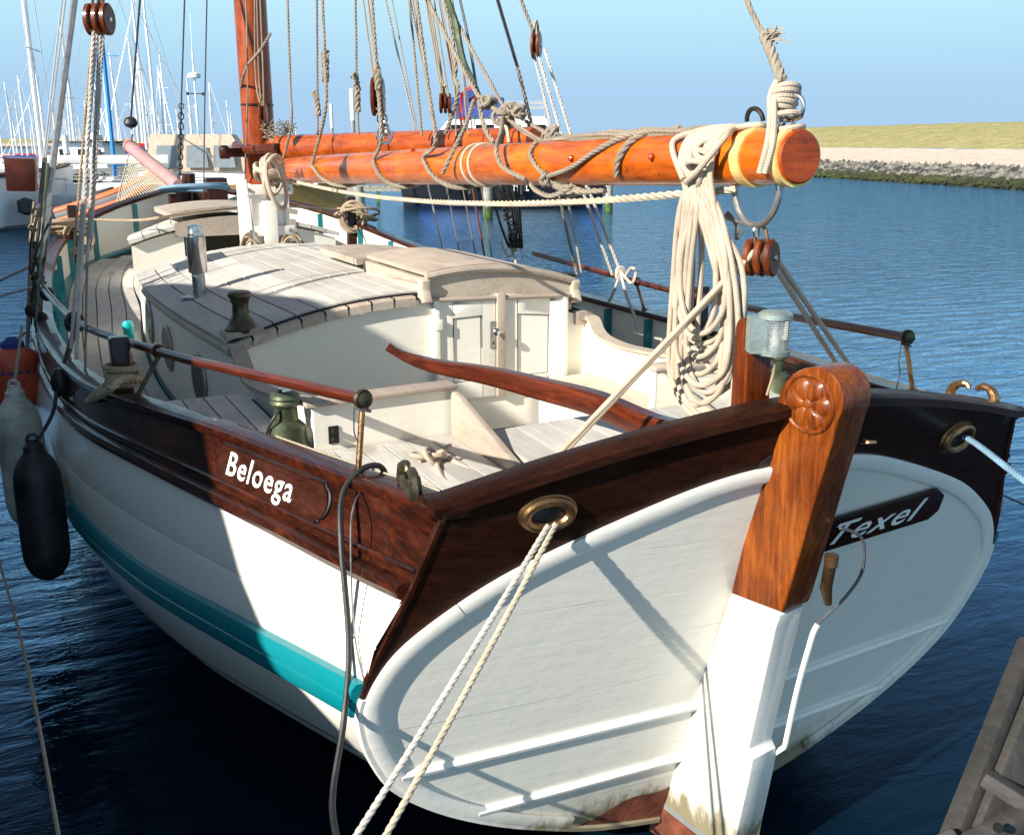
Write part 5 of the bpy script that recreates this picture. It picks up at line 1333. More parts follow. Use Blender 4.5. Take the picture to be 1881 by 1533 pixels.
# knotted tails on the starboard rail
m = MB(); q = ax(1140, 498, 1.93)
for i in range(4): m.torus(q + Vector((0, 0, -.012 * i)), (.3, 1, .1), .035, .012, 14, 6)
m.tube(smooth([q, ax(1160, 520, 1.9), ax(1168, 500, 1.9), ax(1160, 492, 1.92), ax(1150, 505, 1.93)], 6), .012, 6); m.tube(smooth([q, ax(1130, 530, 1.9), ax(1118, 555, 1.9)], 5), .013, 6); m.tube(smooth([q, ax(1150, 540, 1.9), ax(1165, 580, 1.95), ax(1172, 605, 1.98)], 5), .012, 6)
part(m, 'sheet_tail', M['ropew'])

# port shrouds, light board and tangle of lanyards
def psh(a, b, Xa, Xb, r, mat, lay=False, rise=0, name='shroud'): return sh(a, b, Xa, Xb, r, mat, lay, rise, name)
def py_(pa, pb, Ya, Yb, r, mat, lay=False, rise=0, name='shroud'):
    A, Bq = ay(*pa, Ya), ay(*pb, Yb); A = A + (A - Bq).normalized() * rise; return rope_line([A, Bq], r, mat, name, lay)
py_((137, 0), (84, 400), 9.6, 9.1, .026, 'galv', rise=2); py_((84, 400), (70, 505), 9.1, 9.0, .028, 'galv')
py_((120, 0), (84, 290), 9.9, 9.5, .008, 'wirel', rise=2); py_((114, 0), (80, 290), 9.9, 9.5, .007, 'wirel', rise=2)
py_((84, 290), (60, 560), 9.5, 9.3, .013, 'wire'); py_((80, 290), (52, 600), 9.5, 9.2, .010, 'wire')
py_((70, 500), (70, 600), 9.0, 8.9, .034, 'blackm'); py_((56, 480), (50, 640), 9.4, 9.3, .018, 'ropet', True)
py_((96, 380), (70, 560), 9.0, 8.8, .012, 'wire'); py_((88, 300), (66, 590), 8.6, 8.5, .010, 'patina')
m = MB()
for i in range(16):
    a = (random.uniform(58, 92), random.uniform(375, 520)); b = (random.uniform(50, 76), a[1] + random.uniform(50, 120)); Y_ = random.uniform(8.7, 9.4); m.tube(smooth([ay(*a, Y_), ay((a[0] + b[0]) / 2 + random.uniform(-8, 8), (a[1] + b[1]) / 2, Y_), ay(*b, Y_)], 4), random.uniform(.005, .012), 5)
for i in range(7): m.torus(ay(random.uniform(58, 74), 390 + i * 30, 9.0), (random.uniform(-1, 1), 1, random.uniform(-1, 1)), random.uniform(.018, .03), .009, 10, 5)
tag(part(m, 'shroud_lanyards', M['blackm']), kind='stuff')
m = MB()
for i in range(5): m.tube(smooth([ay(62 + i * 5, 370 + 10 * i, 9.1), ay(55 + i * 5, 440, 9.1), ay(60 + i * 2, 520, 9.1)], 4), .008, 5)
tag(part(m, 'shroud_lashing', M['ropet']), kind='stuff')
for (x, y) in ((60, 570), (76, 585), (88, 540)):
    m = MB(); c = ay(x, y, 8.8); m.lathe(c, (-.4, -1, 0), [(-.02, .03), (-.01, .055), (.02, .055), (.03, .03)], 14); part(m, 'deadeye', M['black'])
m = MB(); yy = 9.1
a, b, cc, d = ay(6, 290, yy), ay(64, 292, yy), ay(66, 352, yy), ay(12, 351, yy)
m.prism([a, b, cc, d], (.05, .55, 0)); part(m, 'light_board', M['redy'], bevel=.008)
# port tackle with double block: falls and the standing part
for (a, b, ya, yb, r, mt) in (((172, 55), (140, 660), 7.1, 6.5, .013, 'ropew'), ((178, 55), (130, 640), 7.1, 6.6, .012, 'ropew'), ((185, 52), (160, 480), 7.1, 6.8, .012, 'ropew'), ((190, 55), (168, 440), 7.1, 6.8, .010, 'ropew'), ((170, 55), (134, 480), 7.2, 7.0, .009, 'ropet')):
    rope_line([ay(*a, ya), ay(*b, yb)], r, mt, 'tackle_fall', True)
rope_line([ay(160, 480, 6.8), ay(156, 700, 6.4)], .011, 'ropeg', 'tackle_fall', True)
rope_line([ay(190, -60, 7.2), ay(184, 14, 7.1)], .022, 'blackm', 'block_pendant')
m = MB(); c = Vector((-2.12, 6.95, 1.93))
for i in range(5): m.torus(c + Vector((0, .01 * i, -.01 * i)), (.2, 1, .3 * (i - 2)), .045, .016, 14, 6)
part(m, 'rail_lashing', M['black'])
rope_line(smooth([Vector((-2.12, 6.93, 1.9)), ay(108, 700, 6.7), ay(96, 760, 6.6), ay(66, 812, 6.4)], 4), .012, 'black', 'fender_lanyard')
m = MB(); c = ay(112, 700, 6.7); m.lathe(c + Vector((0, 0, -.09)), (0, 0, 1), [(0, .03), (.05, .06), (.12, .06), (.17, .03)], 12); part(m, 'heart_block', M['black'])
# foredeck line between the bitts, coils and lashings
rope_line([Vector((-1.68, 13.0, 2.16)), Vector((-1.1, 12.35, 2.17)), ax(290, 400, -1.05)], .016, 'ropet', 'foredeck_line', True); rope_line([ax(290, 400, -1.05), Vector((.3, 12.1, 2.30)), Vector((1.66, 13.0, 2.16))], .014, 'ropet', 'foredeck_line', True)
def loops(c, ax_, n, R, r, mat, name, jit=.25, drop=1.0, sx=1.0):
    m = MB()
    for i in range(n):
        a = (Vector(ax_) + Vector((random.uniform(-jit, jit), random.uniform(-jit, jit), random.uniform(-jit, jit)))).normalized(); m.torus(Vector(c) + Vector((random.uniform(-.02, .02), random.uniform(-.02, .02), -R * drop + random.uniform(-.03, .03))), a, R * random.uniform(.8, 1.15), r, 22, 6, sx=sx, up=(1, 0, 0))
    return part(m, name, M[mat])
loops((-1.66, 12.9, 2.14), (.3, 1, .1), 6, .17, .018, 'ropet', 'bitt_rope', .3, .9, .8); loops((-1.85, 12.8, 2.12), (.1, .3, 1), 4, .24, .02, 'ropet', 'bitt_rope', .2, .1, 1.2)
loops((1.66, 12.95, 2.22), (.2, 1, .1), 5, .17, .018, 'ropet', 'bitt_rope', .35, .8, .9); loops((1.72, 12.95, 2.14), (.2, .3, 1), 2, .22, .02, 'ropet', 'bitt_rope', .2, .1, 1.2)
loops((-.05, 14.3, 2.45), (0, .1, 1), 5, .30, .020, 'ropeb', 'blue_line_coil', .05, .0, 1.35)
loops((-.23, MY - .30, 2.1), (.1, 1, 0), 4, .20, .014, 'ropet', 'mast_coil', .2, 1.0, .5); loops((.20, MY - .30, 2.1), (.1, 1, 0), 5, .22, .014, 'ropet', 'mast_coil', .25, 1.0, .55); loops((.36, MY - .25, 2.0), (.1, 1, 0), 3, .16, .014, 'ropeg', 'mast_coil', .3, 1.0, .9)

# ------------------------------------------------------------------ loose things on and about the yacht
def block(c, axis, upv, R, w, sheaves, label, mats='redz', rz=None):
    root = empty('pulley_block', c); tag(root, label, 'pulley block')
    axis = Vector(axis).normalized(); upv = Vector(upv); upv = (upv - axis * upv.dot(axis)).normalized(); fw = axis.cross(upv)
    def P(a, u, f): return axis * a + upv * u + fw * f
    def shell(a0, a1, s=1.0, n=24):
        m = MB(); ring = []
        for a, k in ((a0, .86), (a0 + (a1 - a0) * .2, 1), (a1 - (a1 - a0) * .2, 1), (a1, .86)):
            for i in range(n): t = 2 * pi * i / n; ring.append(P(a, sin(t) * R * 1.25 * k * s, cos(t) * R * .95 * k * s))
        fs = [(j * n + i, j * n + (i + 1) % n, (j + 1) * n + (i + 1) % n, (j + 1) * n + i) for j in range(3) for i in range(n)]
        m.add(ring, fs); m.add(ring[:n], [tuple(range(n))], smooth=False); m.add(ring[-n:], [tuple(range(n))], smooth=False); return m
    N = sheaves + 1; t = w * (.26 if sheaves == 2 else .36)
    for i in range(N):
        a0 = -w / 2 + i * (w - t) / sheaves; shell(a0, a0 + t).build('cheek', M[mats], root)
    for i in range(sheaves):
        a0 = -w / 2 + t + i * (w - t) / sheaves + .001; mm = MB(); mm.lathe(P(a0, 0, 0), axis, [(0, R * .7), (t * .4, R * .6), (t * .8, R * .7)], 16); mm.build('sheave', M['oldbronze'], root)
    mm = MB(); mm.lathe(P(-w / 2 - .006, 0, 0), axis, [(0, R * .13), (.004, R * .2), (w + .010, R * .2), (w + .014, R * .13)], 10); mm.build('pin', M['steel'], root)
    mm = MB()
    for a in (-w * .22, w * .22): mm.tube([P(a, R * .3, 0), P(a, R * 1.25, 0), P(a * .8, R * 1.75, 0), P(0, R * 2.2, 0)], R * .12, 6)
    mm.build('strap', M['bronze'], root)
    return root
block((0.015, 2.97, 2.605), (.42, -.90, .05), (-.02, 0, 1), .056, .11, 2, 'red varnished double pulley block hanging from the steel ring under the boom end')
m = MB(); m.tube([Vector((0, 2.98, 2.68)), Vector((.0, 2.985, 2.72))], .008, 6); m.torus((0, 2.985, 2.70), (0, 1, 0), .018, .005, 14, 6, sx=.7, up=(1, 0, 0)); part(m, 'sheet_shackle', M['steel'])
block(ay(182, 36, 7.1), (.80, -.6, 0), (0, 0, 1), .075, .15, 2, 'reddish brown triple shelled pulley block high on the port tackle, top left', 'redz')
block(ax(694, 178, .02), (.9, -.45, 0), (0, 0, 1), .105, .09, 1, 'round brown wooden pulley block hanging over the gaff on a steel chain', 'redz')
m = MB()
for k in range(6): m.torus(ax(699 + k * 1.6, 200 + k * 9, .06), (1, 0, 0) if k % 2 else (.2, 1, 0), .032, .010, 12, 5, sx=1.0, up=(0, 0, 1))
m.torus(ax(706, 250, .1), (.3, 1, 0), .05, .012, 14, 6); part(m, 'block_chain', M['steel'])
block(ax(818, 190, .7), (.9, -.45, 0), (0, 0, 1), .060, .09, 2, 'small brown wooden pulley block under four grey lines above the gaff', 'redz')
block(ax(985, 83, 1.6), (.75, -.65, 0), (0, 0, 1), .085, .07, 1, 'pale brown wooden pulley block with three white falls against the open sky', 'rudder')
block(ax(483, 210, -.2), (.95, -.3, 0), (0, 0, 1), .075, .07, 1, 'varnished pulley block hanging against the mast above the gaff jaws', 'redz')

# mainsheet: two parts down to port, two to starboard
def loose(name, label, cat, mats, mb, group=None): 
    o = mb.build(name, mats); return tag(o, label, cat, group)
m = MB(); be = Vector((-.03, 2.985, 2.615)); 
e1_ = az(958, 905, 1.64); e2_ = az(985, 885, 1.63)
m.tube(resample([be, e1_], .05), .0115, 10); m.tube(resample([be + Vector((.01, -.02, .015)), e2_], .05), .0115, 10)
kn = az(800, 852, 1.62) + Vector((0, 0, .02))
m.tube(smooth([e2_, e2_ + Vector((-.05, .10, .01)), az(930, 868, 1.62), az(870, 864, 1.62), kn + Vector((.06, -.0, 0)), kn + Vector((.0, .03, .02)), kn + Vector((-.07, .02, .0))], 8), .0115, 10)
for i, (o, a) in enumerate((((0, 0, .02), (0.2, .3, 1)), ((-.03, -.03, .03), (.5, -.5, .6)), ((.03, .0, .035), (-.4, .4, .8)), ((-.055, .045, .015), (.2, .1, 1)))): m.torus(kn + Vector(o), a, .045 - .005 * (i % 2), .0115, 22, 8)
m.tube(smooth([kn + Vector((-.02, -.06, 0)), az(820, 885, 1.62), az(880, 905, 1.62), az(900, 912, 1.62)], 6), .0115, 10)
m.torus(az(858, 893, 1.63), (1, -1.2, 0), .012, .0035, 12, 5)
bs_ = Vector((.055, 2.95, 2.585)); s1_ = az(1614, 750, 1.60); s2_ = az(1588, 750, 1.60)
m.tube(resample([bs_ + Vector((.01, 0, .02)), s1_], .05), .0115, 10); m.tube(resample([bs_, s2_], .05), .0115, 10)
loose('mainsheet', 'cream braided mainsheet led through the block under the boom and knotted on the aft deck', 'rope', M['rope'], m)

# the long hank of rope hanging from the boom
m = MB(); ty = BA.lerp(BB, bt(1330)).y; tz = BA.lerp(BB, bt(1330)).z
for i in range(15):
    f = i / 14; xo = -.108 - .018 * random.random() ; yo = ty + .085 - .17 * random.random()
    bl = 0.62 + .36 * ((i * 7) % 15) / 14; hw = .080 + .075 * random.random() + .12 * (bl - .6); bx = xo + random.uniform(-.01, .09)
    cyy = ty - .02 + random.uniform(-.06, .06); zt = tz - .0; zb = tz - bl - .02
    P = [Vector((.03, yo - .01, zt + .116)), Vector((-.075, yo - .015, zt + .095)), Vector((-.125, yo - .02, zt + .01)), Vector((xo, cyy - hw * .5, zt - .2)), Vector((bx, cyy - hw * 1.05, zt - .55 * bl)), Vector((bx, cyy - hw * 1.15, zb + .12)), Vector((bx, cyy - hw * .6, zb + .02)), Vector((bx, cyy + .01, zb - .012)), Vector((bx, cyy + hw * .7, zb + .03)), Vector((bx, cyy + hw * 1.1, zb + .14)),
         Vector((bx - .01, cyy + hw * .95, zt - .5 * bl)), Vector((xo - .01, cyy + hw * .35, zt - .18)), Vector((-.127, yo + .02, zt + .0)), Vector((-.078, yo + .015, zt + .093)), Vector((.03, yo + .01, zt + .116))]
    m.tube(smooth(P, 6), .0115, 9)
for i in range(5):   # turns over the boom and the half hitches
    t = bt(1312 + i * 9); P = [B(t + .004 * sin(a), a, .013 + .003 * (i % 2)) for a in [-1.2 + 3.2 * k / 18 for k in range(19)]]; m.tube(P, .0115, 8)
k0 = ax(1290, 295, -.13)
for o, a in (((0, 0, 0), (1, .3, .5)), ((0, .02, -.05), (1, -.5, 0)), ((0, -.02, .04), (.8, .5, -.6)), ((-.01, .01, -.02), (.5, .2, 1))): m.torus(k0 + Vector(o), a, .040, .0115, 20, 8)
P = [ax(1260, 335, -.16), ax(1285, 310, -.17), ax(1330, 255, -.14), B(bt(1365), .4, .015), B(bt(1385), -.2, .02), B(bt(1370), -.6, .02), B(bt(1340), .1, .015), B(bt(1310), .5, .02), B(bt(1275), 1.0, .02), ax(1255, 330, -.16)]
m.tube(smooth(P, 8), .0115, 9)
loose('rope_hank', 'long hank of cream rope hung in many loops from the boom', 'rope', M['rope'], m)
# hank at the mast
m = MB()
for i in range(7):
    c = ax(500 + random.uniform(-6, 8), 338 - i * 4 + random.uniform(-6, 6), -.36); m.torus(c, (.5 + random.uniform(-.2, .3), -.9, random.uniform(-.25, .25)), .085 + .015 * random.random(), .016, 22, 7, sx=2.4 - .22 * i, up=(random.uniform(-.25, .25), 0, 1))
for i in range(4): m.torus(ax(495, 312, -.36) + Vector((0, 0, -.02 * i)), (.3, .3 * i - .4, 1), .12, .017, 20, 7, sx=1.2)
loose('rope_hank', 'short knotted hank of cream rope hanging beside the white mast case', 'rope', M['rope'], m)

# mooring ropes
def hawser(pts, r, mat, label, lay=True, name='mooring_rope', group=None, cat='rope'):
    m = MB(); P = smooth(pts, 6) if len(pts) > 2 else [Vector(p) for p in pts]
    if lay: laid(m, P, r, pitch=r * 7, n=8, ppt=9, maxp=1200)
    else: m.tube(P, r, 10)
    return loose(name, label, cat, M[mat], m, group)
h0 = HP + Vector((.0, .06, -.01)); 
e = az(640, 1545, 1.15); e2 = az(690, 1545, 1.15); d = (e - HP); 
hawser(sag(HP + Vector((-.012, -.02, -.03)), e + d * .35, .012, 10), .0105, 'ropew', 'pale grey mooring rope, left one of the pair led from the port hawse ring')
hawser(sag(HP + Vector((.016, -.02, -.028)), e2 + (e2 - HP) * .35, .02, 10), .0105, 'rope2', 'cream mooring rope, right one of the pair led from the port hawse ring')
h1 = HS + Vector((0, .05, 0)); q = ay(1890, 888, 2.15); hawser([h1, HS + Vector((.03, -.03, 0)), q, q + (q - HS) * .8], .0125, 'ropeb', 'blue laid mooring rope leading out of the starboard hawse ring')
q = ay(1840, 908, 3.6); q2 = ay(1890, 930, 3.2); m = MB(); m.tube([q, q2, q2 + (q2 - q)], .007, 6); loose('dark_line', 'thin dark line beyond the blue mooring rope at the right edge', 'line', M['black'], m)
# black cable looped over the rail
c0 = Vector((-1.405, 3.38, 1.85)); P = [Vector((-1.30, 3.42, 1.80)), Vector((-1.34, 3.40, 1.87)), Vector((-1.42, 3.38, 1.872)), Vector((-1.50, 3.35, 1.80)), ay(627, 1000, 3.24), ay(641, 1180, 3.10), ay(632, 1320, 3.0), ay(612, 1450, 2.85), ay(615, 1520, 2.7), ay(640, 1600, 2.5), ay(700, 1700, 2.3)]
m = MB(); m.tube(smooth(P, 8), .011, 8); loose('shore_cable', 'black shore power cable hanging from the rail over the white side', 'cable', M['black'], m)
m = MB(); m.tube(smooth([Vector((-1.43, 3.36, 1.80)), ay(645, 960, 3.2), ay(650, 1150, 3.08), ay(672, 1262, 3.0)], 6), .0035, 5); loose('hanging_line', 'thin grey line hanging beside the black cable', 'line', M['galv'], m)
# hawser over the port rail by the bitt
m = MB(); 
for k in range(2):
    P = [Vector((-1.98 + .07, 5.70, 1.83)), Vector((-1.90, 5.60, 1.80)), Vector((-2.0, 5.50 - .05 * k, 1.84)), Vector((-2.10, 5.55 - .09 * k, 1.78)), ax(145 - 12 * k, 760, -2.17), ax(132 - 8 * k, 830, -2.24), ax(122 - 4 * k, 905, -2.30)]
    laid(m, smooth(P, 6), .022, pitch=.15, n=6, ppt=8)
for z in (1.80, 1.84, 1.88): m.torus((-1.98, 5.72, z - .03), (0.05, 0, 1), .078, .020, 20, 6)
loose('hawser', 'thick tan hawser turned round the port bitt and hanging over the rail', 'rope', M['ropet'], m)
# lines on the left
m = MB(); P = [az(-10, 1000, .9), az(40, 1180, .95), az(75, 1350, 1.0), az(112, 1560, 1.05)]; m.tube(smooth(P, 5), .007, 6); loose('thin_line', 'thin pale line slanting over the dark water at lower left', 'line', M['ropeg'], m)
m = MB(); m.tube([ay(60, 487, 9.2), ay(-40, 534, 9.6)], .010, 6); loose('mooring_line', 'thin tan line leading left from the port shrouds, the upper of two', 'line', M['ropet'], m)
m = MB(); m.tube([ay(58, 528, 9.1), ay(-40, 555, 9.5)], .010, 6); loose('mooring_line', 'thin pale blue line leading left from the port shrouds, the lower of two', 'line', M['ropew'], m)
# fenders
def fender(top, L, R, mat, label, capmat=None, ly=None):
    root = empty('fender', (top.x, top.y, top.z - L)); tag(root, label, 'fender'); m = MB()
    m.lathe((0, 0, 0), (0, 0, 1), [(0, .02), (.01, R * .35), (.03 * L, R * .55), (.07 * L, R * .76), (.12 * L, R * .90), (.18 * L, R * .98), (.25 * L, R), (.70 * L, R), (.77 * L, R * .97), (.83 * L, R * .87), (.88 * L, R * .70), (.92 * L, R * .50), (.96 * L, R * .36), (L, R * .30)], 28); m.build('body', M[mat], root)
    m = MB(); m.lathe((0, 0, L * .93), (0, 0, 1), [(0, R * .44), (.04, R * .42), (.07, R * .2), (.08, .03)], 16); m.torus((0, 0, L * 1.02), (0, 1, 0), .03, .010, 12, 6); m.build('eye', M[capmat or mat], root)
    return root
f1 = ay(60, 812, 6.35); fender(f1, .86, .135, 'black', 'large black fender hanging low against the port side of the yacht')
f2 = ay(26, 712, 7.1); fender(f2, .95, .14, 'fenderw', 'grimy white cylindrical fender hanging left of the black one')
f3 = ay(22, 630, 8.3); r_ = fender(f3, .50, .19, 'buoyr', 'red buoy fender with a blue top behind the white fender', 'bluec')
m = MB(); m.lathe((0, 0, .5 * .60), (0, 0, 1), [(0, .192), (.08, .185), (.13, .13), (.19, .05)], 20); m.build('blue_top', M['bluec'], r_)
for f, t in ((f2, (40, 600)), (f3, (45, 612))):
    m = MB(); m.tube([f + Vector((0, 0, -.0)), ay(*t, f.y + .6)], .010, 6); loose('fender_line', 'grey line holding the white fender' if f is f2 else 'grey line holding the red buoy', 'line', M['ropeg'], m)

# ------------------------------------------------------------------ harbour behind
def wpt(px, D):     # point on the water on a sight column, D metres out
    d = _ray(px, 262.0); d = Vector((d.x, d.y, 0)).normalized(); fw = Vector((sin(TH), cos(TH), 0)); return Vector((CAM.x, CAM.y, 0)) + d * (D / d.dot(fw))
def hull_mesh(L, Bm, F, bowrise=.35, stern=.8, blunt=.6):
    """boat hull along +x (bow), waterline at z 0"""
    m = MB(); N = 18; R = 5; vs = []
    for i in range(N + 1):
        s = i / N; x = -L / 2 + L * s; w = Bm / 2 * (stern + (1 - stern) * sin(min(1, s / .5) * pi / 2)) if s < .5 else Bm / 2 * max(.02, (1 - ((s - .5) / .5) ** (2.0 + blunt)))
        zt = F * (1 + bowrise * s ** 2)
        for j in range(-R, R + 1):
            q = abs(j) / R; sg = 1 if j >= 0 else -1; z = -.3 + (zt + .3) * q; fl = (.62 + .38 * q ** .6) if s < .6 else (.4 + .6 * q) ; xx = x - (1 - q) * .10 * L * max(0, s - .6)
            vs.append((xx, sg * w * (fl if j else 0.0), z))
    W = 2 * R + 1
    m.add(vs, [(i * W + j, (i + 1) * W + j, (i + 1) * W + j + 1, i * W + j + 1) for i in range(N) for j in range(W - 1)] + [tuple(range(W))])
    dk = [(i * W, i * W + W - 1) for i in range(N + 1)]; vv = []
    for a, b in dk: vv += [Vector(vs[a]) - Vector((0, 0, .06)), Vector(vs[b]) - Vector((0, 0, .06))]
    m.cur = 1; m.add(vv, [(2 * i, 2 * i + 1, 2 * i + 3, 2 * i + 2) for i in range(N)], smooth=False); m.cur = 0
    return m
def tb_box(m, x0, x1, w0, w1, z0, z1, rake=.15):
    vs = [(x0, -w0 / 2, z0), (x0, w0 / 2, z0), (x1, w1 / 2, z0), (x1, -w1 / 2, z0), (x0 + rake * .3, -w0 * .44, z1), (x0 + rake * .3, w0 * .44, z1), (x1 - rake, w1 * .42, z1), (x1 - rake, -w1 * .42, z1)]
    return m.add(vs, [(0, 3, 2, 1), (4, 5, 6, 7), (0, 1, 5, 4), (1, 2, 6, 5), (2, 3, 7, 6), (3, 0, 4, 7)], smooth=False)
def children(o): return [c for c in bpy.data.objects if c.parent == o]
def yacht(L, H, hm, cover, label, spread=1, furled=False, mastmat='alum', mr=.105):
    root = empty('moored_yacht', (0, 0, 0)); tag(root, label, 'sailing boat')
    B_ = L * .3; F = .09 * L
    hull_mesh(L, B_, F).build('hull', [M[hm], M['boatw']], root)
    m = MB(); tb_box(m, -L * .18, L * .22, B_ * .6, B_ * .4, F * .95, F * 1.45, .5); m.build('coachroof', M['boatw'], root)
    m = MB(); m.cur = 0
    for k in range(3): m.box((-L * .10 + k * L * .1, -B_ * .29, F * 1.25), (.5, .03, .16)); 
    m.build('cabin_window', M['glass'], root)
    mx = L * .10; m = MB(); m.tube([(mx, 0, F), (mx, 0, H * .6), (mx - .15, 0, H)], [mr, mr, mr * .7], 8); mo_ = m.build('mast', M[mastmat], root)
    for k in range(spread):
        z = F + (H - F) * (k + 1) / (spread + 1); m = MB(); m.tube([(mx - .1, -B_ * .30, z), (mx, 0, z + .04), (mx - .1, B_ * .30, z)], .03, 5); m.build('spreader', M[mastmat], mo_)
    m = MB(); m.tube([(mx - .1, 0, F * 2.3), (mx - L * .40, 0, F * 2.3)], .17, 8); m.build('sail_cover', M[cover], root)
    m = MB()
    for a, b in (((L * .49, 0, F * 1.3), (mx - .1, 0, H * .97)), ((-L * .49, 0, F), (mx - .15, 0, H)), ((mx - .2, B_ * .45, F), (mx - .1, 0, H * .95)), ((mx - .2, -B_ * .45, F), (mx - .1, 0, H * .95))): m.tube([a, b], .016 if not furled else .05, 4)
    m.build('rigging', M['wirel'], root)
    m = MB()
    for s in (-1, 1):
        P = [(-L * .45 + L * .9 * i / 8, s * B_ * .5 * (1 if i < 5 else max(.1, 1 - ((i - 4) / 4.2) ** 2)), F * (1.05 + .3 * (i / 8) ** 2) + .55) for i in range(9)]; m.tube(P, .02, 4)
        for p in P: m.tube([p, (p[0], p[1], p[2] - .55)], .015, 4)
    m.build('guard_wires', M['wirel'], root)
    return root
def dup(root, loc, rz, label, group=None, sz=1.0):
    r = root.copy(); col.objects.link(r); r.location = loc; r.rotation_euler = (0, 0, rz); r.scale = (1, 1, sz)
    r['label'] = label
    if group: r['group'] = group
    for ch in children(root):
        c = ch.copy(); col.objects.link(c); c.parent = r
        for g in children(ch):
            d = g.copy(); col.objects.link(d); d.parent = c
    return r
base_heading = pi / 2 - TH
GRP = 'masts and hulls of the distant marina'
# the three yachts whose rigs stand out
a = yacht(11.5, 17.0, 'boatw', 'boatw', 'white moored yacht at the left edge with a tall white mast and two spreaders', 2, mr=.10)
a.rotation_euler = (0, 0, base_heading + radians(100)); a.location = wpt(74, 40) - Matrix.Rotation(a.rotation_euler.z, 3, 'Z') @ Vector((1.15, 0, 0)); 
b = yacht(9.5, 14, 'navy', 'blues', 'moored yacht whose mast is wrapped in a bright blue sail', 1, mastmat='blues', mr=.11); b.location = wpt(228, 58); b.rotation_euler = (0, 0, base_heading + radians(160))
yt1 = yacht(9.0, 11.5, 'boatw', 'bluec', 'distant white yacht with a blue sail cover, mast right of the blue wrapped one', 1); yt1.location = wpt(246, 90); yt1.rotation_euler.z = 1.0
yt2 = yacht(8.0, 10.0, 'navy', 'flagr', 'distant yacht with a red sail cover on its boom behind the raised bowsprit', 1); yt2.location = wpt(272, 95); yt2.rotation_euler.z = 2.0
yt3 = yacht(10.0, 13.0, 'boatw', 'canvas', 'distant white yacht with tan sail cover, mast between the blue mast and the radar mast', 2); yt3.location = wpt(296, 120); yt3.rotation_euler.z = .6
specs = []
tops = [(8, 205, 150), (18, 228, 190), (33, 218, 170), (52, 196, 150), (66, 232, 200), (92, 222, 190), (104, 230, 210), (118, 206, 150), (131, 216, 160), (142, 236, 200), (150, 226, 210), (162, 232, 180), (176, 208, 150), (186, 222, 190), (203, 112, 95), (210, 200, 150), (218, 216, 170),
        (252, 130, 105), (259, 131, 110), (265, 145, 120), (278, 190, 150), (284, 215, 190), (290, 205, 170), (302, 216, 180), (309, 222, 190), (318, 205, 160), (326, 232, 200), (345, 210, 170), (352, 196, 150), (386, 206, 180), (398, 160, 120), (424, 210, 180),
        (40, 150, 110), (80, 214, 160), (112, 190, 140), (124, 222, 200), (196, 210, 180), (240, 190, 160), (170, 190, 170), (333, 222, 210), (10, 160, 120), (156, 216, 190), (505, 215, 150), (540, 236, 190), (246, -30, 78), (270, -20, 88), (296, 134, 105), (214, 112, 100), (120, 60, 80), (99, 150, 110), (62, 110, 95), (28, 190, 130), (345, 150, 110), (412, 190, 150), (185, 150, 120), (140, 180, 140)]
kinds = [yt1, yt2, yt3]; adj = ['white hull and blue sail cover', 'dark hull and red sail cover', 'white hull and tan sail cover']
for i, (px, ty_, D) in enumerate(tops):
    k = (i * 7 + 1) % 3; src = kinds[k]; H = 3.015 + (262 - ty_) * D / FPX; base_h = (11.5, 10.0, 13.0)[k]
    dup(src, wpt(px, D), random.uniform(0, 6.28), 'one of the many far off marina yachts, %s, bare mast' % adj[k], GRP + ', ' + adj[k], H / base_h)
# piles with white caps
def pile(px, base_y, top_y, r, label, cap=None, mat='greypile', D=None, gr=None):
    p = az(px, base_y, 0); D = (p - CAM).dot(FV); top = CAM.z + (262 - top_y) * ((Vector((p.x, p.y, 0)) - Vector((CAM.x, CAM.y, 0))).dot(Vector((sin(TH), cos(TH), 0)))) / FPX * 1.0
    root = empty('mooring_pile', (p.x, p.y, 0)); tag(root, label, 'mooring pile', gr)
    m = MB(); m.tube([(0, 0, -1), (0, 0, .45)], r * 1.02, 12); m.build('weed_band', M['algae'], root)
    m = MB(); m.tube([(0, 0, .45), (0, 0, top)], r, 12); m.build('shaft', M[mat], root)
    if cap: m = MB(); m.tube([(0, 0, top - cap), (0, 0, top + .02)], r * 1.12, 14); m.build('white_sleeve', M['boatw'], root)
    return root
M['algae'] = plain('green_weed', (0.055, 0.10, 0.015), 0.8, var=.6, scale=5)
M['greypile'] = plain('weathered_pile', (0.26, 0.25, 0.22), 0.9, var=.35, scale=7, bmp=.4)
M['wpost'] = plain('white_tube', (0.75, 0.76, 0.76), .5)
pile(661, 408, 338, .20, 'grey timber mooring pile with green weed below the spars, left one')
pile(896, 400, 320, .20, 'grey timber mooring pile with green weed in front of the navy motor yacht')
pile(1118, 388, 300, .17, 'grey timber mooring pile standing alone in open water right of the navy yacht', None)
pile(614, 330, 197, .12, 'slim white topped pole, the lower one of the two beyond the spars', 1.9 , 'greypile')
pile(652, 320, 172, .21, 'thick white topped pole, the taller one of the two beyond the spars', 2.9, 'greypile')
pile(132, 370, 250, .14, 'white topped grey pile left of the orange inflatable', .9)
pile(404, 375, 248, .16, 'pale pile in front of the tan motor boat beside the mast', 3.2, 'greypile')
pile(1131, 276, 240, .8, 'tiny white beacon on the far end of the dyke', 2.0, 'wpost')
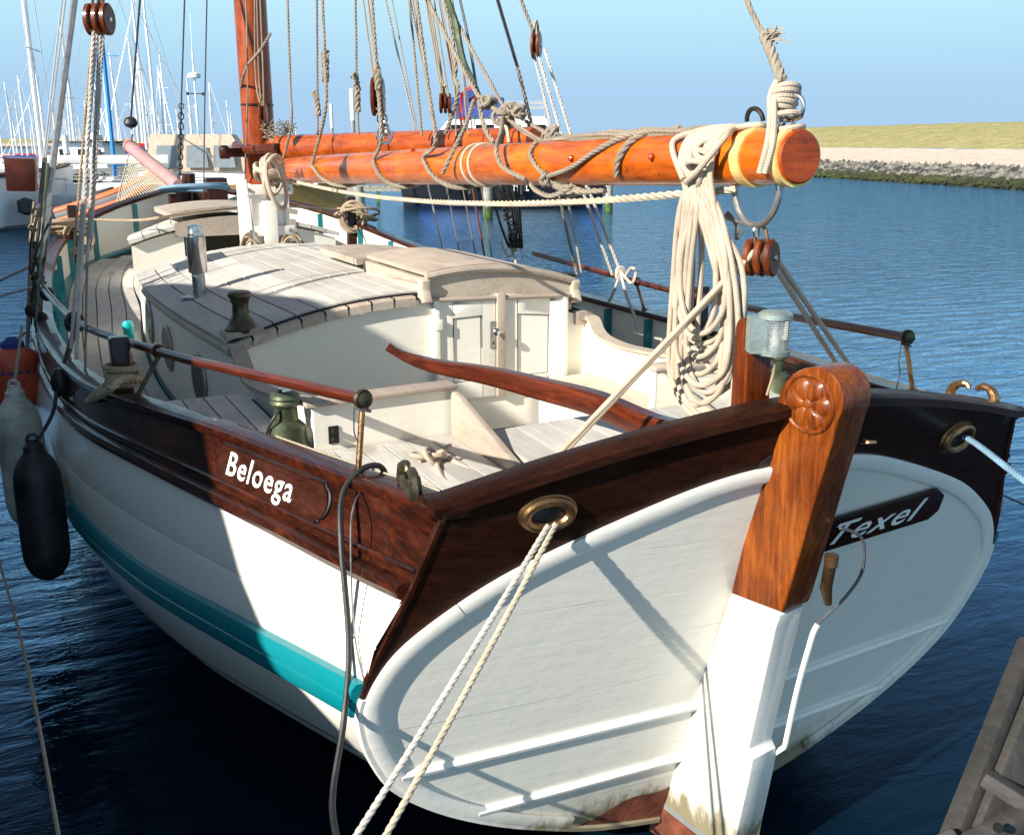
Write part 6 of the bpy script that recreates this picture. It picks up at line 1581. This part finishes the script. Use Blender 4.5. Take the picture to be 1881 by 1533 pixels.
# wooden jetty across the water
j = empty('jetty', az(640, 372, 0)); tag(j, 'low weathered wooden jetty seen between the mast and the navy yacht', 'jetty'); jr = -TH
def jl(m, x, y, z, dx, dy, dz): m.box((x, y, z), (dx, dy, dz)); return m
for k in range(9): MBo = jl(MB(), -3.2 + .8 * k, .3, .82, .74, 1.3, .07).build('jetty_board', M['greypile'], j)
jl(MB(), 0, -.35, .68, 7.4, .12, .2).build('edge_beam', M['greypile'], j)
for k in range(5): jl(MB(), -3.2 + 1.6 * k, -.3, .1, .16, .16, 1.4).build('post', M['algae'], j)
j.rotation_euler.z = jr
jb = hull_mesh(4.6, 1.5, .55).build('rowing_boat', [plain('green_boat', (.03, .22, .12), .4), M['greypile']]); jb.location = az(600, 352, .0) + Vector((1, 2, .3)); jb.rotation_euler.z = jr; tag(jb, 'small green open boat lying behind the wooden jetty', 'rowing boat')
# jetty rail line of the marina on the left: long low pontoon
po_ = MB(); a_, b_ = wpt(-250, 130), wpt(560, 130); d_ = (b_ - a_).normalized(); po_.prism([a_ + Vector((0, 0, .5)), b_ + Vector((0, 0, .5)), b_ + Vector((0, 0, .9)), a_ + Vector((0, 0, .9))], Vector((-d_.y, d_.x, 0)) * 2); tag(po_.build('pontoon', M['greypile']), 'long grey pontoon far off on the left with yachts moored along it', 'pontoon')

# navy motor yacht TEXEL
n_ = empty('motor_yacht', (0, 0, 0)); tag(n_, 'navy blue motor yacht with white wheelhouse, black fenders and TEXEL on its side', 'motor yacht')
L = 10.4; hull_mesh(L, 3.3, 1.35, .45, .85).build('hull', [M['navy'], M['boatw']], n_)
m = MB(); P = []
for i in range(13): s = i / 12; P.append((-L / 2 + L * .93 * s, 3.3 / 2 * (.66 if s < .5 else .66 * (1 - ((s - .5) / .5) ** 2.6)) + .02, .10))
m.tube(P, .05, 6); m.build('blue_boot_stripe', plain('boot_blue', (.02, .09, .38), .5), n_)
m = MB(); tb_box(m, -3.4, 3.6, 2.7, 1.9, 1.5, 2.6, .8); m.build('deckhouse', M['boatw'], n_)
m = MB(); tb_box(m, -2.7, 3.4, 2.4, 1.9, 2.6, 3.75, 1.1); m.build('wheelhouse', M['boatw'], n_)
m = MB(); tb_box(m, -.2, 2.3, 2.3, 2.0, 3.75, 4.55, -.15); m.build('spray_hood', M['bluec'], n_)
for x in (-1.9, -.7, .6, 1.9): m = MB(); m.box((x, 1.20, 3.2), (.9, .06, .42)); m.build('window', M['glass'], n_)
for x in (-1.2, -.2, 1.3, 2.4): m = MB(); m.lathe((x, 1.72, .45), (0, 0, 1), [(0, .04), (.05, .13), (.7, .13), (.75, .05)], 12); m.build('hull_fender', M['black'], n_)
m = MB()
for z in (4.15, 4.35): m.tube([(-.4, 1.1, z), (-2.3, 1.1, z), (-2.3, -1.1, z), (-.4, -1.1, z)], .03, 5)
for x, y in ((-.4, -1.1), (-2.3, -1.1), (-2.3, 1.1), (-.4, 1.1), (-1.4, -1.1), (-1.4, 1.1)): m.tube([(x, y, 3.7), (x, y, 4.35)], .03, 5)
m.build('railing', M['wirel'], n_)
m = MB(); m.tube([(1.15, .9, 3.2), (1.05, .9, 5.3)], .03, 5); m.build('flagstaff', M['wirel'], n_)
m = MB(); grid(lambda u, v: Vector((1.1 + .7 * u, .9 + .12 * sin(u * 7 + v * 2), 5.2 - 1.2 * v - .5 * u)), 10, 8, mb=m); fl = m.build('ensign', M['flagr'], n_)
m = MB(); m.prism([(1.15, 1.06, 4.95), (1.55, 1.06, 4.75), (1.5, 1.06, 4.4), (1.12, 1.06, 4.6)], (0, .02, 0)); m.build('ensign_canton', M['bluec'], n_)
m = MB(); m.box((-5.35, .6, 1.05), (.45, .5, .9)); m.box((-5.4, .6, .4), (.2, .2, .8)); m.build('outboard', M['galv'], n_, bevel=.08)
m = MB(); m.box((-5.1, .7, 1.55), (.3, .7, .5)); m.build('davit', M['boatw'], n_, bevel=.05)
text_mesh('TEXEL', .42, .01, lambda x, y, z, w: Vector((-.75 - x * .68, 1.665 + z, .66 + y * .95)), 'lettering', M['letter'], n_, bold=.01)
n_.scale = (1, 1, 1.13); n_.location = az(905, 380, 0) + Vector((1.2, 1.8, 0)); n_.rotation_euler.z = pi - TH - radians(2)  # bow to the left, port side... 
# tan motor boat
t_ = empty('motor_boat', (0, 0, 0)); tag(t_, 'tan hulled motor boat with white gunwale and canvas cockpit tent left of the mast', 'motor boat')
hull_mesh(9.0, 3.2, 1.25, .25, .9).build('hull', [M['tan'], M['boatw']], t_)
m = MB(); tb_box(m, -4.2, 3.2, 3.1, 2.0, 1.28, 1.85, .4); m.build('gunwale_deck', M['boatw'], t_)
m = MB(); tb_box(m, -3.8, .6, 2.7, 2.3, 1.85, 3.35, .9); m.build('cockpit_tent', M['canvas'], t_)
for x in (-2.9, -1.7, -.6): m = MB(); m.prism([(x - .45, -1.36, 2.0), (x + .45, -1.34, 2.0), (x + .35, -1.22, 2.9), (x - .4, -1.24, 2.9)], (0, -.03, 0)); m.build('tent_window', M['tentwin'], t_)
m = MB(); tb_box(m, .6, 2.6, 2.1, 1.5, 1.85, 2.5, .8); m.build('cabin', M['boatw'], t_)
text_mesh('DOU', .42, .01, lambda x, y, z, w: Vector((-1.3 + x, -1.60 - z, .72 + y)), 'lettering', M['letter'], t_, bold=.01)
t_.location = wpt(458, 44) + Vector((0, 1.5, 0)); t_.rotation_euler.z = -TH + radians(8)
m = MB(); m.tube([(0, 0, 0), (0, 0, 9.0)], .06, 8); rm = empty('radar_mast', tuple(wpt(366, 70))); tag(rm, 'white mast carrying a round radar dome above the tan motor boat', 'radar mast'); m.build('pole', M['alum'], rm)
m = MB(); m.lathe((0, 0, 7.05), (0, 0, 1), [(0, .1), (.05, .42), (.30, .42), (.4, .1)], 16); m.build('radome', M['boatw'], rm); m = MB(); m.tube([(-.5, 0, 6.1), (.5, 0, 6.1)], .03, 5); m.lathe((-.5, 0, 6), (0, 0, 1), [(0, .08), (.2, .08)], 8); m.lathe((.5, 0, 6), (0, 0, 1), [(0, .08), (.2, .08)], 8); m.build('crossarm', M['blackm'], rm)
m = MB(); m.tube([(0, 0, 9), (0.05, 0, 11)], .02, 5); m.build('aerial', M['boatw'], rm)
# grey work boat with wheelhouse
g_ = empty('work_boat', (0, 0, 0)); tag(g_, 'grey hulled work boat with white wheelhouse and tyre fenders behind the inflatable', 'work boat')
hull_mesh(11, 3.6, 1.5, .3, .9).build('hull', [M['greybw'], M['greypile']], g_); m = MB(); tb_box(m, -3.5, 0, 2.6, 2.4, 1.5, 3.0, .3); m.build('wheelhouse', M['boatw'], g_)
m = MB(); m.prism([(-3.7, -1.5, 3.0), (.2, -1.5, 3.0), (.2, 1.5, 3.0), (-3.7, 1.5, 3.0)], (0, 0, .1)); m.build('roof', M['blackm'], g_)
for x in (-2.7, -1.5, -.5): m = MB(); m.box((x, -1.32, 2.3), (.5, .05, .7)); m.build('window', M['glass'], g_)
for x in (-3, -1.5, 0, 1.5): m = MB(); m.torus((x, -1.9, 1.0), (0, 1, 0), .3, .12, 16, 8); m.build('tyre', M['black'], g_)
m = MB(); m.lathe((-1.5, 0, 3.1), (0, 0, 1), [(0, .2), (.1, .55), (.35, .5), (.45, .1)], 16); m.build('radome', M['boatw'], g_)
m = MB(); m.tube([(.2, -.8, 3.1), (2.5, -.5, 2.1)], .04, 5); m.tube([(.2, .8, 3.1), (2.5, .5, 2.1)], .04, 5); m.build('brace', M['black'], g_)
g_.location = wpt(215, 62); g_.rotation_euler.z = -TH - radians(12)
# inflatable
i_ = empty('inflatable_boat', (0, 0, 0)); tag(i_, 'orange and dark grey inflatable boat lying ahead of the yacht bow', 'inflatable boat')
def tube_side(s): return smooth([(-3.2, s * 1.1, .62), (-1.5, s * 1.15, .62), (1, s * 1.1, .72), (2.6, s * .65, .98), (3.3, 0, 1.15)], 5)
for s in (-1, 1):
    m = MB(); m.tube(tube_side(s), .34, 14); m.build('air_tube', M['grub'], i_); m = MB(); P = [Vector(p) + Vector((0, s * .10, .28)) for p in tube_side(s)]; m.tube(P, .17, 8); m.build('orange_band', M['orubber'], i_); m = MB(); P = [Vector(p) + Vector((0, s * .27, -.12)) for p in tube_side(s)]; m.tube(P, .13, 8); m.build('orange_band', M['orubber'], i_)
m = MB(); grid(lambda u, v: Vector((-3.1 + 5.6 * u, (v * 2 - 1) * .95 * (1 - .4 * u * u), .75 + .12 * u)), 8, 4, mb=m); m.build('floor', M['grub'], i_)
m = MB(); m.box((.2, 0, 1.0), (.9, .5, .6)); m.box((-1.3, 0, .95), (.8, .6, .4)); m.build('console', M['black'], i_, bevel=.05)
i_.location = wpt(190, 38) + Vector((0, 0, .35)); i_.rotation_euler = (0, -radians(15), -TH + radians(8)); i_.scale = (.68, .8, .8)
# white hull at the far left edge with a brown rail
w_ = empty('white_yacht', (0, 0, 0)); tag(w_, 'white hulled boat at the far left edge with a dark round fender', 'boat')
hull_mesh(9.5, 3.2, 1.75, .25, .9).build('hull', [M['boatw'], M['greypile']], w_); m = MB(); P = [(-4.6 + 9.0 * i / 10, -1.64 * (1 if i < 6 else max(.05, 1 - ((i - 5) / 5) ** 2.4)), 1.8 + .4 * (i / 10) ** 2) for i in range(11)]; m.tube(P, .09, 6); m.build('rubbing_rail', M['redy'], w_)
m = MB(); tb_box(m, -3.0, 1.0, 2.4, 1.8, 1.75, 2.5, .5); m.build('cabin', M['boatw'], w_)
m = MB(); m.lathe((0, 0, 0), (0, 0, 1), [(0, .05), (.1, .28), (.5, .28), (.6, .05)], 14); 
w_.location = wpt(10, 37) + Vector((-1.6, 0, 0)); w_.rotation_euler.z = radians(35)
fm = m.build('boat_fender', M['black'], w_); fm.location = (1.2, -1.75, .55)

# ------------------------------------------------------------------ unseen boat form added to port to cast the shade on the yacht's side
c_ = empty('added_shade_boat', (-6.0, 6.5, 0)); tag(c_, 'added shade caster, boat form with a rounded tarpaulin moored to port, outside the picture', 'boat')
prof = [(0.8, 1.0), (1.0, 2.5), (1.82, 3.31), (2.5, 3.66), (3.20, 4.06), (3.8, 4.65), (4.4, 5.06), (5.0, 5.10), (5.6, 4.98), (6.7, 4.80), (7.86, 4.48), (9.1, 3.57), (10.6, 3.0), (12.0, 2.3), (13.0, 1.2)]  # ridge profile shaped so its shadow edge falls across hull, roof and bulkhead
PR = smooth([Vector((0, a, b)) for a, b in prof], 4); m = MB(); vs = []
for p in PR:
    for k in range(-4, 5): a = k / 4; vs.append((a * 1.5, p.y - 6.5, 0.9 + (p.z - .9) * (1 - abs(a) ** 1.5)))
m.add(vs, [(i * 9 + j, i * 9 + j + 1, (i + 1) * 9 + j + 1, (i + 1) * 9 + j) for i in range(len(PR) - 1) for j in range(8)]); m.build('sunblocker', M['blocker_cloth'], c_)
hm = hull_mesh(13.5, 3.4, 1.2, .3, .8); hm.v = [(-y_, x_, z_) for x_, y_, z_ in hm.v]; hm.build('hull', [M['black'], M['greypile']], c_)

# ------------------------------------------------------------------ weathered timber frame, lower right
f_ = empty('timber_frame', tuple(az(1800, 1450, 1.0))); tag(f_, 'weathered grey timber mooring frame with braces at the lower right corner', 'timber frame')
M['oldwood'] = teak('weathered_timber', (0.010, 0.010, 0.009), (0.030, 0.028, 0.026), (0.075, 0.072, 0.068))
def tim(a, b, w, h, name='timber'):
    a, b = Vector(a), Vector(b); d = (b - a).normalized(); s = d.cross(Vector((0.43, .86, 0))).normalized(); u = s.cross(d); m = MB()
    P = [a + s * w / 2 + u * h / 2, a - s * w / 2 + u * h / 2, a - s * w / 2 - u * h / 2, a + s * w / 2 - u * h / 2]; m.prism(P, b - a); o = m.build(name, M['oldwood'], None, bevel=.008)
    o.parent = f_; o.matrix_parent_inverse = Matrix.Translation(-f_.location); return o
dd = 2.15
def fp(px, py, d): r = _ray(px, py); return CAM + r * (d / r.dot(FV))
tim(fp(1893, 1174, dd + .30), fp(1735, 1572, dd), .030, .05, 'post')
tim(fp(1995, 1180, dd + .36), fp(1838, 1580, dd + .05), .225, .04, 'face_board')
tim(fp(1806, 1424, dd + .08), fp(1960, 1520, dd - .0), .035, .05, 'brace')
tim(fp(1762, 1560, dd - .02), fp(1960, 1462, dd + .05), .040, .04, 'lower_rail')
tim(fp(1730, 1528, dd), fp(1760, 1575, dd - .03), .05, .05, 'foot')
m = MB(); m.lathe(fp(1832, 1518, dd - .06), -FV, [(0, .010), (.010, .009)], 10); o = m.build('bolt', M['blackm'], None); o.parent = f_; o.matrix_parent_inverse = Matrix.Translation(-f_.location)
